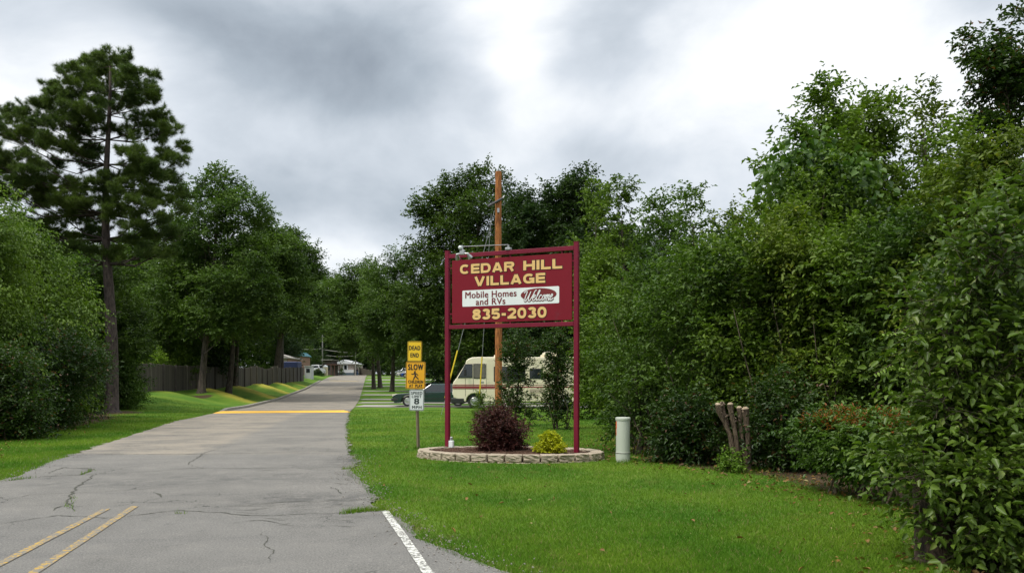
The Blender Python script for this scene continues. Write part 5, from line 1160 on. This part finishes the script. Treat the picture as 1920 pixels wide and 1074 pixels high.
# ------------------------------------------------------------------ left edge growth
grp = 'undergrowth along the left edge'  # lower shrubs get the darkest leaf colour, painting in deep shade
for i, (px, Y, top, hw, lf, sz, lb) in enumerate([(-60, 22, 350, 110, 'fresh', .10, 'light green feathery tree at the far left edge, upper boughs'), (30, 27, 400, 110, 'fresh', .11, 'feathery light green sapling hanging in front of the pine boughs'), (105, 30, 470, 70, 'thickb', .11, 'mid green sapling between the left edge and the pine trunk'),
      (40, 24, 600, 110, 'holly', .09, 'dark shady shrub at the lower left beneath the feathery sapling'), (118, 32, 590, 58, 'holly', .10, 'dark shrub just left of the pine trunk'), (238, 41, 640, 24, 'thickb', .10, 'dark holly like shrub at the right of the pine trunk base'),
      (175, 42, 600, 46, 'holly', .10, 'dark evergreen shrub around the pine trunk foot'), (-30, 19.5, 660, 100, 'holly', .08, 'low dark shrub nearest the camera at the left edge'), (60, 27, 740, 60, 'holly', .07, 'low weedy bush at the lawn edge lower left'), (175, 42, 480, 90, 'oakd', .12, 'dense dark tree behind the pine trunk at mid height'),
      (110, 45, 440, 110, 'oakd', .13, 'dense dark tree filling the gap under the left pine boughs'), (20, 36, 440, 110, 'oakd', .12, 'dense dark tree behind the feathery sapling')]):
    bush('undergrowth_tree' if top < 560 else 'undergrowth_shrub', px, Y, top, hw, lb, lf, 'tree' if top < 560 else 'shrub', 70+i, 1.9, sz, .9 if lf == 'fresh' else .55, 11 if lf == 'fresh' else 9, n=26 if lf == 'fresh' else 20, shape='round' if top < 560 else 'column', z0=.06, group=grp, r0=.07, droop=.95 if lf == 'fresh' else .35, up=.0 if lf == 'fresh' else .3)
# ------------------------------------------------------------------ right thicket
grp = 'trees and shrubs of the right thicket'
SZ = 1.22
TT = [ # px, Y, top, hw, leaf, size, shape, dens, label
 (1118, 46, 335, 50, 'thick', .15, 'round', 1.3, 'feathery tree top just right of the sign post'), (1165, 38, 335, 56, 'thick', .13, 'round', 1.4, 'loose leafy tree with pale tips second right of the sign'),
 (1235, 30, 365, 60, 'thickb', .11, 'round', 1.5, 'rounded tree above the utility pedestal'), (1300, 25, 345, 48, 'thickb', .10, 'round', 1.4, 'thin topped tree with drooping tip against the sky'),
 (1130, 32, 470, 60, 'thick', .12, 'round', 1.6, 'mid height leafy tree left of the thicket beside the sign post'), (1375, 22, 385, 70, 'thicky', .09, 'round', 1.6, 'olive tree with yellow flowering tips left of the tall vine covered one'),
 (1462, 19, 275, 66, 'thick', .10, 'round', 2.4, 'sloping leafy tree forming the left shoulder of the tall clump'), (1548, 17.5, 150, 84, 'fresh', .09, 'round', 3.2, 'tall tree with a pointed leafy tip against the white sky'),
 (1640, 18, 195, 90, 'thick', .09, 'round', 3.2, 'broad bushy tree right of the pointed tip tree'), (1735, 20, 150, 52, 'thicky', .10, 'round', 1.7, 'sparse tree with twiggy see through top against the sky'),
 (1790, 19, 235, 85, 'fresh', .10, 'round', 1.6, 'light green tree below the tall dark tree at upper right'), (1890, 24, 20, 95, 'holly', .12, 'round', 3.0, 'very tall dark tree at the upper right corner'),
 (1880, 13.5, 250, 130, 'thicky', .07, 'round', 1.6, 'olive fine leaved tree along the right edge'), (1540, 15, 300, 90, 'thick', .08, 'round', 1.5, 'vine hung bushy growth under the pointed tip tree'),
 (1225, 17.5, 500, 80, 'thickb', .075, 'column', 1.6, 'dark shrub behind the utility pedestal'), (1165, 22, 540, 55, 'thick', .09, 'column', 1.6, 'shrub wall at the left edge of the thicket'), (1200, 15.2, 640, 36, 'thickb', .065, 'column', 1.5, 'low dark shrub right beside the utility pedestal'),
 (1310, 15, 450, 80, 'thickb', .07, 'column', 1.6, 'dense shrub left of the pruned stump'), (1400, 14.3, 430, 80, 'thick', .07, 'column', 1.6, 'dense shrub behind the pruned stump'), (1490, 13.8, 400, 80, 'thicky', .065, 'column', 1.6, 'dense shrub right of the pruned stump'),
 (1580, 13.2, 420, 85, 'thick', .065, 'column', 1.6, 'dense shrub above the red tipped hedge'), (1690, 12.2, 410, 90, 'thickb', .065, 'column', 1.6, 'dark shrub behind the near bush'), (1290, 13.4, 740, 52, 'holly', .05, 'round', 1.5, 'low leafy bush between pedestal and stump'),
 (1465, 12.4, 700, 60, 'holly', .05, 'round', 1.4, 'low leafy bush right of the stump at lawn edge'), (1800, 11.5, 330, 110, 'thicky', .065, 'round', 1.6, 'olive bushy tree behind the near right bush')]
for i, (px, Y, top, hw, lf, sz, shp, dn, lb) in enumerate(TT):
    big = top < 400
    bush('thicket_tree' if big else 'thicket_shrub', px, Y, top, hw, lb, lf, 'tree' if big else 'shrub', 120+i, dn, sz*SZ, .45 if Y > 14 else .35, 9, shape=shp, group=grp, n=24, z0=.05 if shp == 'round' else .13, r0=.09 if big else .04, depth=max(.9, min(1.6, hw/F*Y)) if Y < 18 else None, six=Y < 14)
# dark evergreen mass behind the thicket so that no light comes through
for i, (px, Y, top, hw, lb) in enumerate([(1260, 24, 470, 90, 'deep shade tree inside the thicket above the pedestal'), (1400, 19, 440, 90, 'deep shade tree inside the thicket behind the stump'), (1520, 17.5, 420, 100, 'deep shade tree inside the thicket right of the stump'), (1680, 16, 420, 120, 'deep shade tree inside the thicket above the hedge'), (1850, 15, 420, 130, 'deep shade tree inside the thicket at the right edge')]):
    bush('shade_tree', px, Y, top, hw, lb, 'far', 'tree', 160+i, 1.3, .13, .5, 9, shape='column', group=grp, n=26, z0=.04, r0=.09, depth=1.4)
# climbing vine with big pale leaves on the tall tree
rng = np.random.default_rng(77); bl = px_blobs([(1480, 330, 30), (1520, 360, 40), (1550, 340, 40), (1590, 350, 34), (1560, 300, 30), (1500, 390, 36), (1540, 400, 34), (1620, 330, 26), (1490, 290, 26)], 15.7, rng, .3)
tree('climbing_vine', atY(1540, 16), bl, L_['vine'], 230, .5, 5, .13, 'climbing vine with large pale heart shaped leaves on the tall thicket tree', 'vine', None, .02, True, 77, M_['stem'], part_names=('stem', 'foliage'), wid=.85, inner=.05, droop=.8)
rng = np.random.default_rng(78)
# red tipped hedge
g0 = G(1600, 938); bl = []
for i in range(22):
    t = i/21; px = 1552+t*170; Y = 9.9-t*1.3; R = .24; p = P3(px, 0, Y)
    for zc in (.46, .62, .76): bl.append([p.x+rng.uniform(-.1, .1), Y+rng.uniform(-.05, .2), zc*.95+rng.uniform(-.04, .04), R, R, R*.62])
def redtips(root, bl, rng):
    for i in range(13):
        q = bl[rng.integers(0, len(bl))]; x_ = q[0]+rng.uniform(-.15, .15); y_ = q[1]-.12; mb = MB(); mb.tube([(x_+rng.uniform(-.1, .1), y_+.05, -.05), (x_, y_, .25), (x_+rng.uniform(-.12, .12), y_, .6)], [.016, .013, .008], 6); mb.build('stem', M_['stumpbark'], root, smooth=True)
    O, D = make_sprays(bl[2::3], 1000, rng, 1.2, .05, .7, 1.05); O[:, 2] += .085; O[:, 1] -= .05; V, FA = spray_leaves(O, D,   .09, 6, .036, rng, .42, -.3, True); np_mesh('red_tips', V, FA, L_['redtip'], root)
bt_ = P3(1610, 938, 9.5); tree('red_tip_hedge', (bt_.x, 9.5, Hs(bt_.x, 9.5)), bl, L_['photinia'], 2300, .22, 9, .055, 'clipped hedge with reddish new tips at the lawn edge right', 'hedge', None, .03, True, 79, M_['stem'], top=(0, 0, .5), part_names=('stem', 'foliage'), extra=redtips, limb_every=3, limb_r=.6, wid=.5, up=.4)
# big near bush at the right edge
NB_ = [(1790, 690, 46), (1850, 640, 60), (1770, 610, 30), (1730, 650, 16), (1810, 560, 40), (1870, 500, 46), (1855, 450, 22), (1765, 550, 18), (1900, 430, 40), (1750, 760, 24), (1800, 780, 40), (1760, 850, 40), (1720, 880, 24), (1820, 840, 50), (1870, 770, 60), (1900, 680, 60), (1780, 930, 40),
       (1840, 900, 56), (1900, 880, 60), (1830, 985, 50), (1890, 990, 60), (1860, 1060, 56), (1940, 800, 80), (1950, 600, 80), (1950, 950, 80), (1700, 860, 18), (1735, 930, 20), (1930, 1060, 60), (1810, 1065, 24), (1700, 640, 10), (1715, 560, 12), (1800, 470, 12)]
rng = np.random.default_rng(90); bl = px_blobs(NB_, 6.15, rng, .6)+px_blobs([(1745, 895, 24)], 5.95, rng, .1); g = atY(1850, 6.9)
tree('near_bush', g, bl, L_['bright'], 1250, .42, 10, .064, 'large leafy bush filling the lower right corner, nearest the camera', 'bush', None, .05, True, 90, M_['stem'], part_names=('stem', 'foliage'), wid=.5, up=.2, inner=.35, top=(0, 0, 1.6), limb_r=.4, twigs=800, twr=.9)
bl = px_blobs([(1820, 920, 50), (1880, 760, 70), (1900, 560, 70), (1900, 950, 90), (1980, 700, 120), (1980, 900, 120)], 7.6, rng, .5)
tree('near_bush', atY(1870, 7.7), bl, L_['thick'], 1900, .3, 9, .068, 'darker bush massed just behind the large corner bush', 'bush', None, .05, True, 91, M_['stem'], part_names=('stem', 'foliage'), wid=.5, up=.2, inner=.5, top=(0, 0, 1.5), twigs=300)
# sapling with long compound leaves reaching out of the bush
SP = empty('sumac_sapling', atY(1800, 6.5), 0, 'sapling with long fern like compound leaves reaching left from the near bush', 'sapling'); b0 = Vector(SP.location); mb = MB(); rng = np.random.default_rng(93)
VV = []; FF = []; n0 = 0
for (sx, sy, ex, ey, Y) in ((1800, 745, 1735, 768, 6.3), (1850, 735, 1790, 735, 6.2), (1790, 500, 1710, 490, 7.2), (1850, 480, 1870, 425, 6.3), (1760, 560, 1700, 545, 7.0), (1800, 700, 1850, 640, 6.4), (1740, 930, 1700, 900, 6.2), (1850, 540, 1790, 520, 6.4), (1760, 640, 1690, 610, 6.8), (1730, 640, 1655, 625, 7.0), (1700, 690, 1640, 700, 6.9)):
    a = P3(sx, sy, Y)-b0; c = P3(ex, ey, Y-.15)-b0; mid = (a+c)/2+Vector((0, 0, .05)); mb.tube([a, mid, c], [.005, .004, .002], 5); n = 11
    root = Vector((0, 0, .2)).lerp(a, .35); mb.tube([(0, 0, 0), root+Vector((.05, .1, .1)), a], [.018, .012, .005], 5)
    O = np.array([list(a.lerp(mid, t*2) if t < .5 else mid.lerp(c, t*2-1)) for t in np.linspace(.1, 1, n)]); d = np.array((c-a).normalized()); sd = nrm(np.cross(d, [0, 0, 1.]))
    for i in range(n):
        for s in (-1, 1):
            L = .085*(1-.45*abs(i/(n-1)-.45)); ax = nrm(d*.45+sd*s*.75+np.array([0, 0, -.45])+rng.normal(size=3)*.06)*L; rt = nrm(np.cross(ax, [0, 0, 1.]+rng.normal(size=3)*.2))*.011
            p = O[i]; VV += [p, p+ax*.35+rt, p+ax, p+ax*.35-rt]; FF += [[n0, n0+1, n0+2], [n0, n0+2, n0+3]]; n0 += 4
mb.build('stem', M_['stem'], SP); np_mesh('leaf_fronds', VV, FF, L_['light'], SP)

# ------------------------------------------------------------------ grass
def grass(name, n, ymin, ymax, side, seed, label):
    rng = np.random.default_rng(seed); p = 1.45; u = rng.random(n*4)
    a, c = ymin**(1-p), ymax**(1-p); y = (a+u*(c-a))**(1/(1-p))
    if side > 0: x0 = rpx(y)-.06; x1 = np.minimum(thick_x(y)+.7, (1700+120-960)/F*y+0*y); 
    else: x1 = lpx(y)+.05; x0 = np.maximum(lthick_x(y)-.8, -.95*y)
    u2 = rng.random(n*4); x = x0+(x1-x0)*u2
    keep = (x1 > x0) & (rng.random(n*4) < np.clip((x1-x0)/(.55*y), 0, 1)); x, y = x[keep][:n], y[keep][:n]
    c_, s_ = math.cos(-th0), math.sin(-th0); dx, dy = x-cb.x, y-cb.y; inbed = ((dx*c_-dy*s_)/(EA+.12))**2+((dx*s_+dy*c_)/(EB+.12))**2 < 1
    d = dirt_at(x, y); k = (~inbed) & (rng.random(len(x)) > d*1.02); x, y = x[k], y[k]; z = H(x, y); n = len(x)
    edge = np.exp(-np.abs(x-(rpx(y) if side > 0 else lpx(y)))/.12); sc_ = np.sqrt(np.maximum(1, y/11))
    h = rng.uniform(.018, .042, n)*(1+edge*.7)*np.minimum(sc_, 1.6); wd = rng.uniform(.004, .008, n)*sc_*1.15; an = rng.uniform(0, 2*PI, n); le = rng.normal(size=(n, 2))*.5*h[:, None]
    P = np.stack([x, y, z-.004], 1); R = np.stack([np.cos(an), np.sin(an), np.zeros(n)], 1)*wd[:, None]*.5; T = P+np.stack([le[:, 0], le[:, 1], h], 1)
    V = np.stack([P-R, P+R, T], 1).reshape(-1, 3); o = np_mesh(name, V, np.arange(n*3).reshape(-1, 3), L_['grass']); tag(o, label, 'grass', kind='stuff')
def grass_mat():
    m = bpy.data.materials.new('grass_blades'); m.use_nodes = True; nt = m.node_tree; B = NB(nt); nt.nodes.clear()
    g = B.new('ShaderNodeNewGeometry'); P = g.outputs['Position']; r = g.outputs['Random Per Island']
    c = B.mix(B.step(B.noise(P, .45, 4), .32, .68), (.070, .178, .015), (.185, .290, .028)); c = B.mix(B.m('MULTIPLY', r, .6), c, (.055, .145, .012))
    c = B.mix(B.m('MULTIPLY', B.step(B.noise(P, 1.3, 5, .7), .56, .72), .5), c, (.24, .23, .07))
    c = B.mix(B.m('LESS_THAN', B.m('FRACT', B.m('MULTIPLY', r, 53.1)), .05), c, (.28, .24, .10))
    p = B.new('ShaderNodeBsdfDiffuse'); nt.links.new(c, p.inputs[0]); t = B.new('ShaderNodeBsdfTranslucent'); nt.links.new(c, t.inputs[0])
    mx = B.new('ShaderNodeMixShader'); mx.inputs[0].default_value = .3; nt.links.new(p.outputs[0], mx.inputs[1]); nt.links.new(t.outputs[0], mx.inputs[2]); nt.links.new(mx.outputs[0], B.new('ShaderNodeOutputMaterial').inputs[0]); return m
L_['grass'] = grass_mat()
grass('lawn_grass', 330000, 5.2, 46, 1, 1, 'short mown green grass of the lawn right of the road')
grass('verge_grass', 110000, 7, 50, -1, 2, 'short green grass of the verge left of the road')

# weeds growing in the cracks and tufts at foot of posts
rng = np.random.default_rng(15); PP = []
for pts, n, sp in (([(640, 966), (680, 961), (724, 959)], 500, .06), ([(330, 965), (350, 966)], 16, .03), ([(140, 935), (128, 950), (140, 962)], 34, .05), ([(150, 893), (175, 884)], 60, .03), ([(60, 898), (20, 903)], 80, .04), ([(660, 880), (640, 882)], 60, .04)):
    W3 = np.array([list(G(*q)) for q in pts]); t = rng.random(n)*(len(pts)-1); i = np.minimum(t.astype(int), len(pts)-2); f = (t-i)[:, None]
    PP.append(W3[i]*(1-f)+W3[i+1]*f+np.concatenate([rng.normal(size=(n, 2))*sp*.5, np.zeros((n, 1))], 1))
for q, rr_, n in (((pl.x, pl.y), .0, 0), ((tb.x, tb.y), .09, 160), ((gp.x, gp.y), .17, 420), ((gb.x, gb.y), .3, 300)):
    if n: a = rng.uniform(0, 2*PI, n); d = rr_*rng.uniform(.6, 1.3, n); PP.append(np.stack([q[0]+np.cos(a)*d, q[1]+np.sin(a)*d, np.zeros(n)], 1))
P = np.concatenate(PP); P[:, 2] = H(P[:, 0], P[:, 1])+.012; n = len(P); a = rng.uniform(0, 2*PI, n); R = np.stack([np.cos(a), np.sin(a), 0*a], 1)*.004; T = P+np.stack([rng.normal(size=n)*.02, rng.normal(size=n)*.02, rng.uniform(.02, .075, n)], 1)
tag(np_mesh('weeds', np.stack([P-R, P+R, T], 1).reshape(-1, 3), np.arange(n*3).reshape(-1, 3), L_['grass']), 'small grass weeds in the asphalt cracks and around the posts', 'weeds', kind='stuff')
# loose gravel and leaf crumbs at the ragged asphalt edge
y = rng.uniform(5, 15, 1500); side = rng.random(1500) < .75; x = np.where(side, rpx(y), lpx(y))+rng.normal(size=1500)*.16; k = ((x > -9) & (x < 3)); x, y = x[k], y[k]; z = H(x, y)+.022
mb = MB(); rs = random.Random(6)
for a_, b_2, c_2 in zip(x, y, z):
    s = rs.uniform(.004, .012); Mx = Matrix.Translation((a_, b_2, c_2)) @ Matrix.Rotation(rs.uniform(0, 6), 4, (rs.random(), rs.random(), 1)) @ Matrix.Scale(s, 4)
    mb.add([(1, 0, 0), (-.9, .3, 0), (.1, 1, .1), (0, -.9, -.1), (.1, 0, .7), (0, .1, -.6)], [(0, 2, 4), (2, 1, 4), (1, 3, 4), (3, 0, 4), (2, 0, 5), (1, 2, 5), (3, 1, 5), (0, 3, 5)], 0, Mx)
tag(mb.build('gravel', mat('gravel_stone', (.25, .23, .2), .9, var=.5, scale=30)), 'loose gravel crumbs along the ragged asphalt edge', 'gravel', kind='stuff')

# fallen leaves: thick under the thicket edge, a few on the lawn
rng = np.random.default_rng(33); n = 2000; y = rng.uniform(5, 22, n); x = thick_x(y)+rng.normal(size=n)*.5+.25; n2 = 110; y2 = rng.uniform(5.5, 20, n2); x2 = rpx(y2)+(thick_x(y2)-rpx(y2))*rng.random(n2)
n3 = 900; y3 = rng.uniform(14, 42, n3); x3 = lthick_x(y3)-rng.normal(size=n3)*.5; x = np.concatenate([x, x2, x3]); y = np.concatenate([y, y2, y3]); n = len(x)
O = np.stack([x, y, H(x, y)+.012+(np.arange(n) < 0)*.0], 1); O[2000:2110, 2] += .02; D = rdir(rng, n); D[:, 2] *= .25; V, FA = spray_leaves(O, nrm(D), .01, 1, .05, rng, .5, .0, True)
tag(np_mesh('fallen_leaves', V, FA, leaf_mat('dry_leaves', (.06, .035, .015), (.17, .11, .045), (.26, .22, .08), .12, trans=.1)), 'dry fallen leaves scattered along the thicket edge and lawn', 'leaves', kind='stuff')
